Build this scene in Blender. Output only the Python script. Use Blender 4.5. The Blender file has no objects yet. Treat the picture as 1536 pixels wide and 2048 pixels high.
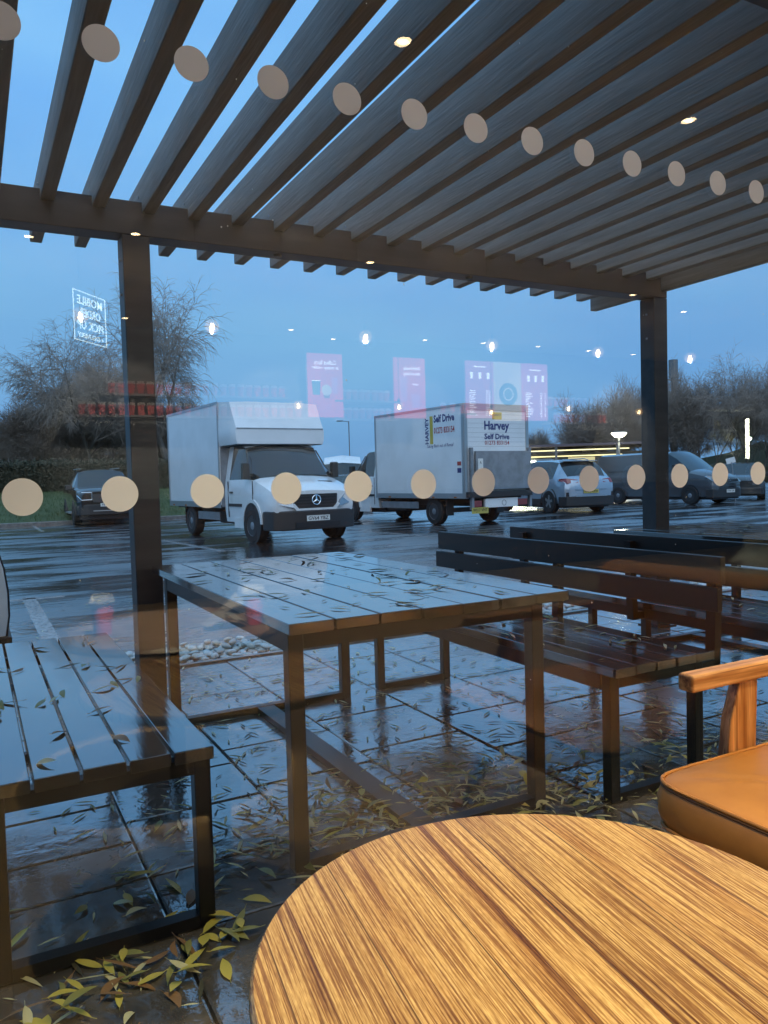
import bpy, math, random
from mathutils import Vector, Matrix
random.seed(7)
R = math.radians
S = bpy.context.scene
COL = S.collection

# ------------------------------------------------------------------ camera, world, sun, exposure
cam_d = bpy.data.cameras.new('camera'); cam = bpy.data.objects.new('camera', cam_d); COL.objects.link(cam); S.camera = cam
YAW, PIT, ROL, FPX = 0.48856, -0.04421, -0.02728, 1549.8
_f = Vector((math.sin(YAW)*math.cos(PIT), math.cos(YAW)*math.cos(PIT), math.sin(PIT)))
_r = Vector((math.cos(YAW), -math.sin(YAW), 0)); _u = _r.cross(_f)
_r2 = math.cos(ROL)*_r + math.sin(ROL)*_u; _u2 = -math.sin(ROL)*_r + math.cos(ROL)*_u
M = Matrix((( _r2.x, _u2.x, -_f.x, 0), (_r2.y, _u2.y, -_f.y, 0), (_r2.z, _u2.z, -_f.z, 1.2), (0, 0, 0, 1)))
cam.matrix_world = M
cam_d.sensor_fit = 'VERTICAL'; cam_d.sensor_height = 36.0; cam_d.lens = 36.0*FPX/2048
cam_d.clip_start = 0.05; cam_d.clip_end = 1000
SUN_EL, SUN_ROT = R(3), R(200)
W = bpy.data.worlds.new('World'); S.world = W; W.use_nodes = True
nt = W.node_tree; N = nt.nodes; Lk = nt.links; N.clear()
wo = N.new('ShaderNodeOutputWorld'); bg = N.new('ShaderNodeBackground'); Lk.new(bg.outputs[0], wo.inputs[0])
sky = N.new('ShaderNodeTexSky'); sky.sky_type = 'NISHITA'; sky.sun_disc = False; sky.sun_elevation = SUN_EL; sky.sun_rotation = SUN_ROT
sky.air_density = 1.2; sky.dust_density = 1.0; sky.ozone_density = 3.0
tc = N.new('ShaderNodeTexCoord'); sp = N.new('ShaderNodeSeparateXYZ'); Lk.new(tc.outputs['Generated'], sp.inputs[0])
rp = N.new('ShaderNodeValToRGB'); Lk.new(sp.outputs['Z'], rp.inputs[0])
e = rp.color_ramp.elements
e[0].position = 0.0; e[0].color = (0.165, 0.40, 0.74, 1)
e[1].position = 1.0; e[1].color = (0.36, 0.74, 1.22, 1)
for p_, c_ in ((0.08, (0.195, 0.46, 0.86, 1)), (0.20, (0.225, 0.53, 0.93, 1)), (0.42, (0.235, 0.60, 1.14, 1))):
    q = rp.color_ramp.elements.new(p_); q.color = c_
mp = N.new('ShaderNodeMapping'); mp.inputs['Scale'].default_value = (1.2, 1.2, 3.6); Lk.new(tc.outputs['Generated'], mp.inputs[0])
nz = N.new('ShaderNodeTexNoise'); nz.inputs['Scale'].default_value = 1.6; nz.inputs['Detail'].default_value = 5; nz.inputs['Roughness'].default_value = 0.45
Lk.new(mp.outputs[0], nz.inputs['Vector'])
cr = N.new('ShaderNodeValToRGB'); Lk.new(nz.outputs['Fac'], cr.inputs[0])
cr.color_ramp.elements[0].position = 0.35; cr.color_ramp.elements[0].color = (0.84, 0.87, 0.94, 1)
cr.color_ramp.elements[1].position = 0.70; cr.color_ramp.elements[1].color = (1.18, 1.10, 1.0, 1)
mu = N.new('ShaderNodeMix'); mu.data_type = 'RGBA'; mu.blend_type = 'MULTIPLY'; mu.inputs[0].default_value = 1.0
Lk.new(rp.outputs[0], mu.inputs[6]); Lk.new(cr.outputs[0], mu.inputs[7])
sc_ = N.new('ShaderNodeMix'); sc_.data_type = 'RGBA'; sc_.blend_type = 'MULTIPLY'; sc_.inputs[0].default_value = 1.0
sc_.inputs[7].default_value = (0.10, 0.10, 0.10, 1); Lk.new(sky.outputs[0], sc_.inputs[6])
mx = N.new('ShaderNodeMix'); mx.data_type = 'RGBA'; mx.inputs[0].default_value = 0.88
Lk.new(sc_.outputs[2], mx.inputs[6]); Lk.new(mu.outputs[2], mx.inputs[7]); Lk.new(mx.outputs[2], bg.inputs[0]); bg.inputs[1].default_value = 1.10
sun_d = bpy.data.lights.new('sun', 'SUN'); sun = bpy.data.objects.new('sun', sun_d); COL.objects.link(sun)
sun_d.energy = 1.1; sun_d.angle = R(70); sun_d.color = (1, 0.95, 0.90)
sun.rotation_euler = (R(48), 0, R(-18))
S.view_settings.view_transform = 'Standard'; S.view_settings.look = 'None'; S.view_settings.exposure = 0.0; S.view_settings.gamma = 1.0
S.view_settings.use_curve_mapping = False
S.render.engine = 'CYCLES'
try:
    S.cycles.use_denoising = True; S.cycles.denoiser = 'OPENIMAGEDENOISE'
    S.cycles.max_bounces = 8; S.cycles.diffuse_bounces = 3; S.cycles.glossy_bounces = 4; S.cycles.transparent_max_bounces = 16
    S.cycles.caustics_reflective = False; S.cycles.caustics_refractive = False; S.cycles.sample_clamp_indirect = 4.0
except Exception: pass

# ------------------------------------------------------------------ materials
MATS = {}
def mat(name, col, rough=0.5, metal=0.0, spec=0.5, coat=0.0, coat_r=0.05, emit=None, es=1.0, noise=None, bump=None, rn=None, coat_ior=1.5):
    """noise=(scale, colour2, lo, hi[, (sx,sy,sz)]) mixes two colours; bump=(scale, strength, dist[, stretch]); rn=(scale, r2, lo, hi)."""
    m = bpy.data.materials.new(name); m.use_nodes = True; t = m.node_tree; b = t.nodes['Principled BSDF']
    b.inputs['Base Color'].default_value = (*col, 1); b.inputs['Roughness'].default_value = rough; b.inputs['Metallic'].default_value = metal
    b.inputs['Specular IOR Level'].default_value = spec; b.inputs['Coat Weight'].default_value = coat; b.inputs['Coat Roughness'].default_value = coat_r
    b.inputs['Coat IOR'].default_value = coat_ior
    if emit: b.inputs['Emission Color'].default_value = (*emit, 1); b.inputs['Emission Strength'].default_value = es
    g = None
    def coords(st=None):
        nonlocal g
        if g is None: g = t.nodes.new('ShaderNodeNewGeometry')
        if st is None: return g.outputs['Position']
        mpp = t.nodes.new('ShaderNodeMapping'); mpp.inputs['Scale'].default_value = st; t.links.new(g.outputs['Position'], mpp.inputs[0]); return mpp.outputs[0]
    def nf(scale, lo, hi, st=None, detail=6):
        n = t.nodes.new('ShaderNodeTexNoise'); n.inputs['Scale'].default_value = scale; n.inputs['Detail'].default_value = detail; n.inputs['Roughness'].default_value = 0.6
        t.links.new(coords(st), n.inputs['Vector'])
        mr = t.nodes.new('ShaderNodeMapRange'); mr.inputs[1].default_value = lo; mr.inputs[2].default_value = hi; t.links.new(n.outputs['Fac'], mr.inputs[0]); return mr.outputs[0]
    if noise:
        f = nf(noise[0], noise[2], noise[3], noise[4] if len(noise) > 4 else None)
        x = t.nodes.new('ShaderNodeMix'); x.data_type = 'RGBA'; x.inputs[6].default_value = (*col, 1); x.inputs[7].default_value = (*noise[1], 1)
        t.links.new(f, x.inputs[0]); t.links.new(x.outputs[2], b.inputs['Base Color'])
    if rn:
        f = nf(rn[0], rn[2], rn[3], rn[4] if len(rn) > 4 else None)
        x = t.nodes.new('ShaderNodeMix'); x.inputs[2].default_value = rough; x.inputs[3].default_value = rn[1]
        t.links.new(f, x.inputs[0]); t.links.new(x.outputs[0], b.inputs['Roughness'])
        if coat > 0:
            x2 = t.nodes.new('ShaderNodeMix'); x2.inputs[2].default_value = coat_r; x2.inputs[3].default_value = rn[1]
            t.links.new(f, x2.inputs[0]); t.links.new(x2.outputs[0], b.inputs['Coat Roughness'])
    if bump:
        n = t.nodes.new('ShaderNodeTexNoise'); n.inputs['Scale'].default_value = bump[0]; n.inputs['Detail'].default_value = 5
        t.links.new(coords(bump[3] if len(bump) > 3 else None), n.inputs['Vector'])
        bn = t.nodes.new('ShaderNodeBump'); bn.inputs['Strength'].default_value = bump[1]; bn.inputs['Distance'].default_value = bump[2]
        t.links.new(n.outputs['Fac'], bn.inputs['Height']); t.links.new(bn.outputs[0], b.inputs['Normal'])
        if coat > 0: t.links.new(bn.outputs[0], b.inputs['Coat Normal'])
    MATS[name] = m; return m

def glass_pane_mat():
    m = bpy.data.materials.new('window_glass'); m.use_nodes = True; t = m.node_tree; t.nodes.clear()
    o = t.nodes.new('ShaderNodeOutputMaterial'); mix = t.nodes.new('ShaderNodeMixShader'); tr = t.nodes.new('ShaderNodeBsdfTransparent'); gl = t.nodes.new('ShaderNodeBsdfGlossy')
    gl.inputs['Roughness'].default_value = 0.0; tr.inputs[0].default_value = (0.97, 0.985, 0.98, 1)
    g = t.nodes.new('ShaderNodeNewGeometry'); d = t.nodes.new('ShaderNodeVectorMath'); d.operation = 'DOT_PRODUCT'
    t.links.new(g.outputs['Incoming'], d.inputs[0]); t.links.new(g.outputs['Normal'], d.inputs[1])
    def mth(op, a, b_=None):
        n = t.nodes.new('ShaderNodeMath'); n.operation = op
        if isinstance(a, (int, float)): n.inputs[0].default_value = a
        else: t.links.new(a, n.inputs[0])
        if b_ is not None:
            if isinstance(b_, (int, float)): n.inputs[1].default_value = b_
            else: t.links.new(b_, n.inputs[1])
        return n.outputs[0]
    ab = mth('ABSOLUTE', d.outputs['Value']); inv = mth('SUBTRACT', 1.0, ab); pw = mth('POWER', inv, 5.0)
    fr = mth('ADD', mth('MULTIPLY', pw, 0.94), 0.06)
    t.links.new(fr, mix.inputs[0]); t.links.new(tr.outputs[0], mix.inputs[1]); t.links.new(gl.outputs[0], mix.inputs[2]); t.links.new(mix.outputs[0], o.inputs[0])
    MATS['window_glass'] = m; return m
glass_pane_mat()

def wood_mat(name, base, light, dark, rot, fine=55.0, bumpd=0.0015, rough=0.38, coat=0.0, seam=0.0):
    m = bpy.data.materials.new(name); m.use_nodes = True; t = m.node_tree; b = t.nodes['Principled BSDF']; L = t.links.new
    tcn = t.nodes.new('ShaderNodeTexCoord'); mpn = t.nodes.new('ShaderNodeMapping'); mpn.inputs['Rotation'].default_value = rot; L(tcn.outputs['Object'], mpn.inputs[0])
    def noise(sc, st, det=4, dist=0.0):
        mm = t.nodes.new('ShaderNodeMapping'); mm.inputs['Scale'].default_value = st; L(mpn.outputs[0], mm.inputs[0])
        n = t.nodes.new('ShaderNodeTexNoise'); n.inputs['Scale'].default_value = sc; n.inputs['Detail'].default_value = det; n.inputs['Distortion'].default_value = dist; L(mm.outputs[0], n.inputs['Vector']); return n.outputs['Fac']
    if seam:
        sx = t.nodes.new('ShaderNodeSeparateXYZ'); L(mpn.outputs[0], sx.inputs[0])
        def mt(op, a, b_=None):
            n = t.nodes.new('ShaderNodeMath'); n.operation = op
            if isinstance(a, float): n.inputs[0].default_value = a
            else: L(a, n.inputs[0])
            if b_ is not None: n.inputs[1].default_value = b_
            return n.outputs[0]
        q_ = mt('DIVIDE', mt('ADD', sx.outputs[0], 5.03), seam); wn = t.nodes.new('ShaderNodeTexWhiteNoise'); wn.noise_dimensions = '1D'; L(mt('FLOOR', q_), wn.inputs['W'])
        fr_ = mt('FRACT', q_); edge = mt('LESS_THAN', fr_, .018); tone = mt('MULTIPLY_ADD', wn.outputs['Value'], .22); t.nodes[-1].inputs[2].default_value = .86
        off = t.nodes.new('ShaderNodeVectorMath'); off.operation = 'ADD'; cb_ = t.nodes.new('ShaderNodeCombineXYZ'); L(mt('MULTIPLY', wn.outputs['Value'], 7.0), cb_.inputs[1]); L(mpn.outputs[0], off.inputs[0]); L(cb_.outputs[0], off.inputs[1]); mpn = off
    n1 = noise(fine, (1, 0.014, 1), 3, 0.15); n2 = noise(16, (1, 0.05, 1), 4, 0.6); n3 = noise(fine*1.6, (1, 0.10, 1), 2)
    def ramp(f, stops):
        r_ = t.nodes.new('ShaderNodeValToRGB'); L(f, r_.inputs[0]); el = r_.color_ramp.elements
        el[0].position, el[0].color = stops[0][0], (*stops[0][1], 1); el[1].position, el[1].color = stops[-1][0], (*stops[-1][1], 1)
        for p2, c2 in stops[1:-1]:
            q2 = el.new(p2); q2.color = (*c2, 1)
        return r_.outputs[0]
    c1 = ramp(n1, [(0.42, dark), (0.50, base), (0.60, light)])
    c2 = ramp(n2, [(0.34, (0.80, 0.70, 0.60)), (0.48, (1.0, 1.0, 1.0)), (0.66, (1.08, 1.08, 1.06))])
    c3 = ramp(n3, [(0.36, (0.80, 0.75, 0.7)), (0.64, (1.12, 1.12, 1.12))])
    n4 = noise(70, (1, 0.012, 1), 2, 0.15); c4 = ramp(n4, [(0.33, (0.45, 0.34, 0.26)), (0.39, (1, 1, 1)), (0.6, (1, 1, 1))])
    def mul(a, c):
        x = t.nodes.new('ShaderNodeMix'); x.data_type = 'RGBA'; x.blend_type = 'MULTIPLY'; x.inputs[0].default_value = 1; L(a, x.inputs[6]); L(c, x.inputs[7]); return x.outputs[2]
    col_ = mul(mul(mul(c1, c2), c3), c4)
    if seam:
        tv = t.nodes.new('ShaderNodeCombineXYZ')
        for k in range(3): L(tone, tv.inputs[k])
        col_ = mul(col_, tv.outputs[0]); sm = t.nodes.new('ShaderNodeMix'); sm.data_type = 'RGBA'; sm.inputs[7].default_value = (.13, .065, .02, 1); L(edge, sm.inputs[0]); L(col_, sm.inputs[6]); col_ = sm.outputs[2]
    L(col_, b.inputs['Base Color'])
    b.inputs['Roughness'].default_value = rough; b.inputs['Coat Weight'].default_value = coat; b.inputs['Coat Roughness'].default_value = 0.18
    ad = t.nodes.new('ShaderNodeMath'); ad.operation = 'MULTIPLY_ADD'; ad.inputs[1].default_value = 0.4; L(n3, ad.inputs[0]); L(n1, ad.inputs[2])
    bn = t.nodes.new('ShaderNodeBump'); bn.inputs['Strength'].default_value = 0.9; bn.inputs['Distance'].default_value = bumpd; L(ad.outputs[0], bn.inputs['Height']); L(bn.outputs[0], b.inputs['Normal'])
    MATS[name] = m; return m

wood_mat('table_oak', (0.47, 0.29, 0.10), (0.60, 0.41, 0.16), (0.25, 0.125, 0.038), (0, 0, R(8)), fine=420.0, bumpd=0.0009, rough=0.26, coat=0.25, seam=0.115)
wood_mat('chair_oak', (0.62, 0.32, 0.11), (0.72, 0.40, 0.16), (0.42, 0.18, 0.055), (0, 0, R(90)), fine=60, bumpd=0.0003, rough=0.4)
wood_mat('upright_oak', (0.62, 0.32, 0.11), (0.72, 0.40, 0.16), (0.42, 0.18, 0.055), (R(90), 0, 0), fine=60, bumpd=0.0003, rough=0.4)
wood_mat('counter_oak', (0.06, 0.035, 0.02), (0.08, 0.045, 0.025), (0.04, 0.02, 0.012), (0, 0, R(90)), fine=10, bumpd=0.0003, rough=0.5)
mat('pergola_timber', (0.24, 0.225, 0.21), 0.6, noise=(8, (0.37, 0.35, 0.325), 0.32, 0.78, (5, 0.35, 5)), bump=(30, 0.8, 0.004, (3, 0.2, 3)), rn=(3, 0.8, 0.35, 0.7))
mat('beam_timber', (0.026, 0.026, 0.031), 0.5, noise=(5, (0.042, 0.042, 0.048), 0.4, 0.7, (0.5, 3, 3)), bump=(25, 0.35, 0.002))
mat('wet_timber', (0.022, 0.020, 0.020), 0.10, spec=0.9, coat=1.0, coat_r=0.04, coat_ior=1.75, bump=(40, 0.10, 0.002, (2, 0.2, 2)), noise=(6, (0.035, 0.030, 0.028), 0.4, 0.7, (4, 0.4, 4)), rn=(2.5, 0.22, 0.48, 0.75))
mat('slat_timber', (0.020, 0.018, 0.018), 0.4, spec=0.4, bump=(40, 0.25, 0.002, (2, 0.2, 2)))
mat('black_steel', (0.010, 0.010, 0.012), 0.35, spec=0.35)
mat('paver_wet', (0.060, 0.056, 0.054), 0.10, spec=1.0, coat=1.0, coat_r=0.05, coat_ior=2.0, noise=(6.0, (0.17, 0.15, 0.125), 0.38, 0.66), rn=(2.2, 0.36, 0.46, 0.66), bump=(22, 0.34, 0.006))
mat('joint_dark', (0.012, 0.011, 0.011), 0.5)
mat('asphalt_wet', (0.040, 0.041, 0.045), 0.12, spec=1.0, coat=1.0, coat_r=0.05, coat_ior=1.9, noise=(60, (0.075, 0.075, 0.08), 0.4, 0.7), rn=(0.5, 0.45, 0.42, 0.62, (0.6, 2.2, 1)), bump=(9, 0.42, 0.014))
mat('kerb_stone', (0.20, 0.19, 0.18), 0.3, noise=(8, (0.12, 0.115, 0.11), 0.4, 0.6), coat=0.6, coat_r=0.1)
mat('road_paint', (0.62, 0.64, 0.66), 0.25, noise=(25, (0.16, 0.16, 0.17), 0.45, 0.75), coat=0.8, coat_r=0.05)
for i_, c_ in enumerate([(0.78, 0.76, 0.72), (0.68, 0.63, 0.55), (0.82, 0.81, 0.78), (0.58, 0.54, 0.50)]): mat('pebble_%d' % i_, c_, 0.35, coat=0.5, coat_r=0.15, noise=(40, tuple(v*0.75 for v in c_), 0.4, 0.7))
mat('grass_green', (0.050, 0.075, 0.022), 0.8, noise=(1.2, (0.085, 0.11, 0.035), 0.35, 0.7), bump=(30, 0.6, 0.05))
mat('grass_blade', (0.06, 0.095, 0.028), 0.6)
mat('hedge_dark', (0.035, 0.038, 0.020), 0.8, noise=(3, (0.065, 0.055, 0.030), 0.4, 0.7))
mat('bark', (0.09, 0.075, 0.065), 0.85, noise=(4, (0.15, 0.13, 0.11), 0.4, 0.7))
mat('twig', (0.30, 0.25, 0.215), 0.85)
mat('twig_dark', (0.24, 0.20, 0.17), 0.85)
mat('white_paint', (0.80, 0.81, 0.82), 0.22, coat=0.7, coat_r=0.05, noise=(3.5, (0.66, 0.66, 0.65), 0.48, 0.75))
mat('panel_white', (0.80, 0.82, 0.84), 0.32, coat=0.35, coat_r=0.12, noise=(1.3, (0.68, 0.70, 0.71), 0.40, 0.78), bump=(1.2, 0.25, 0.01))
mat('grey_steel', (0.28, 0.30, 0.33), 0.38, metal=0.4, noise=(4, (0.20, 0.21, 0.23), 0.4, 0.7))
mat('alu_trim', (0.42, 0.44, 0.46), 0.35, metal=0.7)
mat('black_plastic', (0.022, 0.022, 0.024), 0.45)
mat('rubber', (0.014, 0.014, 0.015), 0.7)
mat('rim_silver', (0.35, 0.36, 0.38), 0.3, metal=0.8)
mat('rim_dark', (0.06, 0.06, 0.065), 0.4, metal=0.5)
mat('chrome', (0.75, 0.77, 0.80), 0.08, metal=1.0)
mat('car_glass', (0.014, 0.018, 0.022), 0.03, spec=0.5, coat=0.6, coat_r=0.02, coat_ior=1.45)
mat('headlamp', (0.30, 0.34, 0.38), 0.08, metal=0.6, coat=1.0)
mat('lamp_red', (0.22, 0.015, 0.015), 0.15, coat=1.0)
mat('amber_lens', (0.5, 0.16, 0.02), 0.2, coat=1.0)
mat('water_drop', (0.75, 0.80, 0.85), 0.05, spec=1.0)
mat('paint_black', (0.010, 0.011, 0.014), 0.15, coat=1.0, coat_r=0.03)
mat('paint_grey', (0.085, 0.088, 0.098), 0.25, metal=0.3, coat=1.0, coat_r=0.04)
mat('paint_blue_silver', (0.33, 0.41, 0.50), 0.25, metal=0.35, coat=1.0, coat_r=0.04)
mat('paint_dark', (0.03, 0.032, 0.036), 0.2, coat=1.0, coat_r=0.04)
mat('plate_white', (0.75, 0.75, 0.72), 0.3)
mat('plate_yellow', (0.50, 0.42, 0.10), 0.4)
mat('ink_black', (0.012, 0.012, 0.015), 0.5)
mat('ink_navy', (0.02, 0.03, 0.16), 0.5)
mat('ink_red', (0.38, 0.03, 0.03), 0.5)
mat('sign_yellow', (0.52, 0.40, 0.05), 0.4)
m_ = mat('vinyl_dot', (0.66, 0.72, 0.82), 0.6)
t_ = m_.node_tree; tl_ = t_.nodes.new('ShaderNodeBsdfTranslucent'); tl_.inputs[0].default_value = (0.75, 0.75, 0.75, 1); ms_ = t_.nodes.new('ShaderNodeMixShader'); ms_.inputs[0].default_value = 0.38
t_.links.new(t_.nodes['Principled BSDF'].outputs[0], ms_.inputs[1]); t_.links.new(tl_.outputs[0], ms_.inputs[2]); t_.links.new(ms_.outputs[0], t_.nodes['Material Output'].inputs[0])
for n_, c_ in (('leaf_olive', (0.30, 0.30, 0.09)), ('leaf_yellow', (0.62, 0.53, 0.10)), ('leaf_pale', (0.68, 0.64, 0.36)), ('leaf_brown', (0.27, 0.15, 0.06)), ('leaf_dark', (0.07, 0.066, 0.035))):
    mat(n_, c_, 0.5, coat=0.12, coat_r=0.25)
mat('leather_tan', (0.52, 0.235, 0.055), 0.42, noise=(14, (0.46, 0.20, 0.045), 0.4, 0.7), bump=(150, 0.12, 0.001))
mat('leather_dark', (0.10, 0.045, 0.015), 0.5)
mat('cafe_floor', (0.32, 0.22, 0.10), 0.45, noise=(2, (0.25, 0.175, 0.08), 0.4, 0.7))
mat('cafe_ceiling', (0.24, 0.175, 0.10), 0.8)
mat('cafe_wall', (0.030, 0.032, 0.030), 0.8)
mat('facade_panel', (0.05, 0.05, 0.055), 0.6)
mat('frame_metal', (0.03, 0.03, 0.032), 0.4, metal=0.3)
mat('shelf_metal', (0.25, 0.25, 0.26), 0.4)
mat('cup_red', (0.60, 0.12, 0.12), 0.4)
mat('cup_deep_red', (0.14, 0.015, 0.02), 0.4)
mat('cup_white', (0.82, 0.80, 0.74), 0.4)
mat('dark_top', (0.035, 0.022, 0.014), 0.4)
mat('paper', (0.78, 0.70, 0.62), 0.8)
mat('led_warm', (1, 0.8, 0.5), emit=(1.0, 0.72, 0.38), es=26)
mat('bulb_warm', (1, 0.8, 0.5), emit=(1.0, 0.70, 0.36), es=30)
m_ = mat('globe_halo', (0.9, 0.6, 0.3), 0.2, emit=(1.0, 0.60, 0.20), es=3.0); t_ = m_.node_tree; tr_ = t_.nodes.new('ShaderNodeBsdfTransparent'); ms_ = t_.nodes.new('ShaderNodeMixShader'); ms_.inputs[0].default_value = 0.22  # amber emission put into the globe glass imitates a lens halo round the bulb
t_.links.new(tr_.outputs[0], ms_.inputs[1]); t_.links.new(t_.nodes['Principled BSDF'].outputs[0], ms_.inputs[2]); t_.links.new(ms_.outputs[0], t_.nodes['Material Output'].inputs[0])
mat('tube_white', (1, 1, 1), emit=(0.97, 1.0, 0.74), es=26)
mat('strip_yellow', (1, 0.9, 0.5), emit=(1.0, 0.86, 0.42), es=1.6)
mat('strip_dim', (1, 0.9, 0.5), emit=(1.0, 0.75, 0.30), es=.45)
mat('street_head', (1, 1, 0.9), emit=(1.0, 0.96, 0.75), es=9)
mat('poster_red', (0.5, 0.05, 0.07), emit=(0.75, 0.07, 0.14), es=2.3)
mat('poster_cream', (0.6, 0.55, 0.45), emit=(0.8, 0.66, 0.46), es=1.9)
mat('poster_teal', (0.05, 0.12, 0.1), emit=(0.04, 0.10, 0.09), es=0.6)
mat('poster_pink', (0.7, 0.2, 0.3), emit=(0.85, 0.22, 0.42), es=1.6)
mat('poster_white', (0.8, 0.8, 0.8), emit=(1.0, 0.97, 0.93), es=4.5)
mat('poster_brown', (0.2, 0.08, 0.05), emit=(0.22, 0.08, 0.05), es=1.0)
mat('neon_white', (1, 1, 1), emit=(0.85, 1.0, 0.92), es=4.5)
mat('bulb_glass', (0.3, 0.25, 0.2), 0.05, emit=(1.0, 0.6, 0.25), es=0.5)
mat('roof_purple', (0.13, 0.10, 0.12), 0.6)
mat('brick_wall', (0.20, 0.10, 0.075), 0.8, noise=(10, (0.14, 0.07, 0.05), 0.4, 0.6))
mat('shop_dark', (0.05, 0.05, 0.045), 0.6)
mat('shop_red', (0.40, 0.04, 0.04), 0.5)
mat('galv', (0.18, 0.19, 0.20), 0.5, metal=0.3)
mat('hills_far', (0.03, 0.04, 0.03), 0.9)

# ------------------------------------------------------------------ builders
class MB:
    def __init__(s): s.v = []; s.f = []
    def quadbox(s, pts):
        b = len(s.v); s.v += [tuple(p) for p in pts]
        for q in ((0, 3, 2, 1), (4, 5, 6, 7), (0, 1, 5, 4), (1, 2, 6, 5), (2, 3, 7, 6), (3, 0, 4, 7)): s.f.append(tuple(b+i for i in q))
        return s
    def box(s, x0, x1, y0, y1, z0, z1):
        return s.quadbox([(x0, y0, z0), (x1, y0, z0), (x1, y1, z0), (x0, y1, z0), (x0, y0, z1), (x1, y0, z1), (x1, y1, z1), (x0, y1, z1)])
    def tube(s, p0, p1, r0, r1=None, n=8, caps=True):
        r1 = r0 if r1 is None else r1
        p0 = Vector(p0); p1 = Vector(p1); d = (p1-p0)
        if d.length < 1e-9: return s
        d.normalize(); a = d.orthogonal().normalized(); c = d.cross(a); b = len(s.v)
        for p, r in ((p0, r0), (p1, r1)):
            for k in range(n):
                t = 2*math.pi*k/n; s.v.append(tuple(p + r*(math.cos(t)*a + math.sin(t)*c)))
        for k in range(n): s.f.append((b+k, b+(k+1) % n, b+n+(k+1) % n, b+n+k))
        if caps: s.f.append(tuple(b+n-1-k for k in range(n))); s.f.append(tuple(b+n+k for k in range(n)))
        return s
    def lathe(s, prof, c=(0, 0, 0), n=24, axis='z'):
        b = len(s.v)
        for (r, z) in prof:
            for k in range(n):
                t = 2*math.pi*k/n; x, y = r*math.cos(t), r*math.sin(t)
                p = (x, y, z) if axis == 'z' else ((x, z, -y) if axis == 'y' else (z, x, y))
                s.v.append((p[0]+c[0], p[1]+c[1], p[2]+c[2]))
        m = len(prof)
        for i in range(m-1):
            for k in range(n): s.f.append((b+i*n+k, b+i*n+(k+1) % n, b+(i+1)*n+(k+1) % n, b+(i+1)*n+k))
        ring = abs(prof[0][0]-prof[-1][0]) < 1e-6 and prof[0][0] > 1e-6
        if ring:
            for k in range(n): s.f.append((b+(m-1)*n+k, b+(m-1)*n+(k+1) % n, b+(k+1) % n, b+k))
            return s
        if prof[0][0] > 1e-6: s.f.append(tuple(b+n-1-k for k in range(n)))
        if prof[-1][0] > 1e-6: s.f.append(tuple(b+(m-1)*n+k for k in range(n)))
        return s
    def prism(s, poly, h0, h1, plane='xy'):
        """poly (a,b) list extruded between h0 and h1 along the third axis"""
        def P(a, b_, h): return {'xy': (a, b_, h), 'xz': (a, h, b_), 'yz': (h, a, b_)}[plane]
        b = len(s.v); n = len(poly)
        s.v += [P(a, c, h0) for a, c in poly] + [P(a, c, h1) for a, c in poly]
        s.f.append(tuple(b+n-1-k for k in range(n))); s.f.append(tuple(b+n+k for k in range(n)))
        for k in range(n): s.f.append((b+k, b+(k+1) % n, b+n+(k+1) % n, b+n+k))
        return s
    def mesh(s, name, material, smooth=None):
        me = bpy.data.meshes.new(name); me.from_pydata(s.v, [], s.f); me.update()
        import bmesh
        bm = bmesh.new(); bm.from_mesh(me); bmesh.ops.recalc_face_normals(bm, faces=bm.faces); bm.to_mesh(me); bm.free()
        if material: me.materials.append(MATS[material])
        if smooth is not None:
            for p in me.polygons: p.use_smooth = True
            try: me.set_sharp_from_angle(angle=R(smooth))
            except Exception: pass
        return me
    def build(s, name, material, parent=None, smooth=None, bevel=0, seg=2):
        o = bpy.data.objects.new(name, s.mesh(name, material, smooth)); COL.objects.link(o)
        if parent: o.parent = parent
        if bevel:
            b = o.modifiers.new('bevel', 'BEVEL'); b.width = bevel; b.segments = seg; b.limit_method = 'ANGLE'; b.angle_limit = R(40)
            if smooth is None:
                for p in o.data.polygons: p.use_smooth = True
                b.harden_normals = True
        return o
def BX(name, m, parent, *a, bevel=0, smooth=None):
    return MB().box(*a).build(name, m, parent, smooth, bevel)
def tag(o, label=None, cat=None, group=None, kind=None):
    if label: o['label'] = label
    if cat: o['category'] = cat
    if group: o['group'] = group
    if kind: o['kind'] = kind
    return o
def empty(name, loc=(0, 0, 0), rz=0.0, label=None, cat=None, group=None, kind=None):
    o = bpy.data.objects.new(name, None); COL.objects.link(o); o.location = loc; o.rotation_euler = (0, 0, rz); o.empty_display_size = 0.1
    return tag(o, label, cat, group, kind)
def children(o): return [c for c in COL.objects if c.parent == o]
def inst(name, me, loc, rot=(0, 0, 0), scale=(1, 1, 1), parent=None):
    o = bpy.data.objects.new(name, me); COL.objects.link(o); o.location = loc; o.rotation_euler = rot; o.scale = scale
    if parent: o.parent = parent
    return o
def copy_tree(src_list, parent_map_root, loc, rz=0.0):
    """src_list: [(obj, parent_index)] with the root first"""
    out = []
    for o, pi in src_list:
        c = o.copy(); COL.objects.link(c)
        if pi is not None: c.parent = out[pi]
        out.append(c)
    out[0].location = loc; out[0].rotation_euler = (0, 0, rz)
    return out[0]
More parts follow.
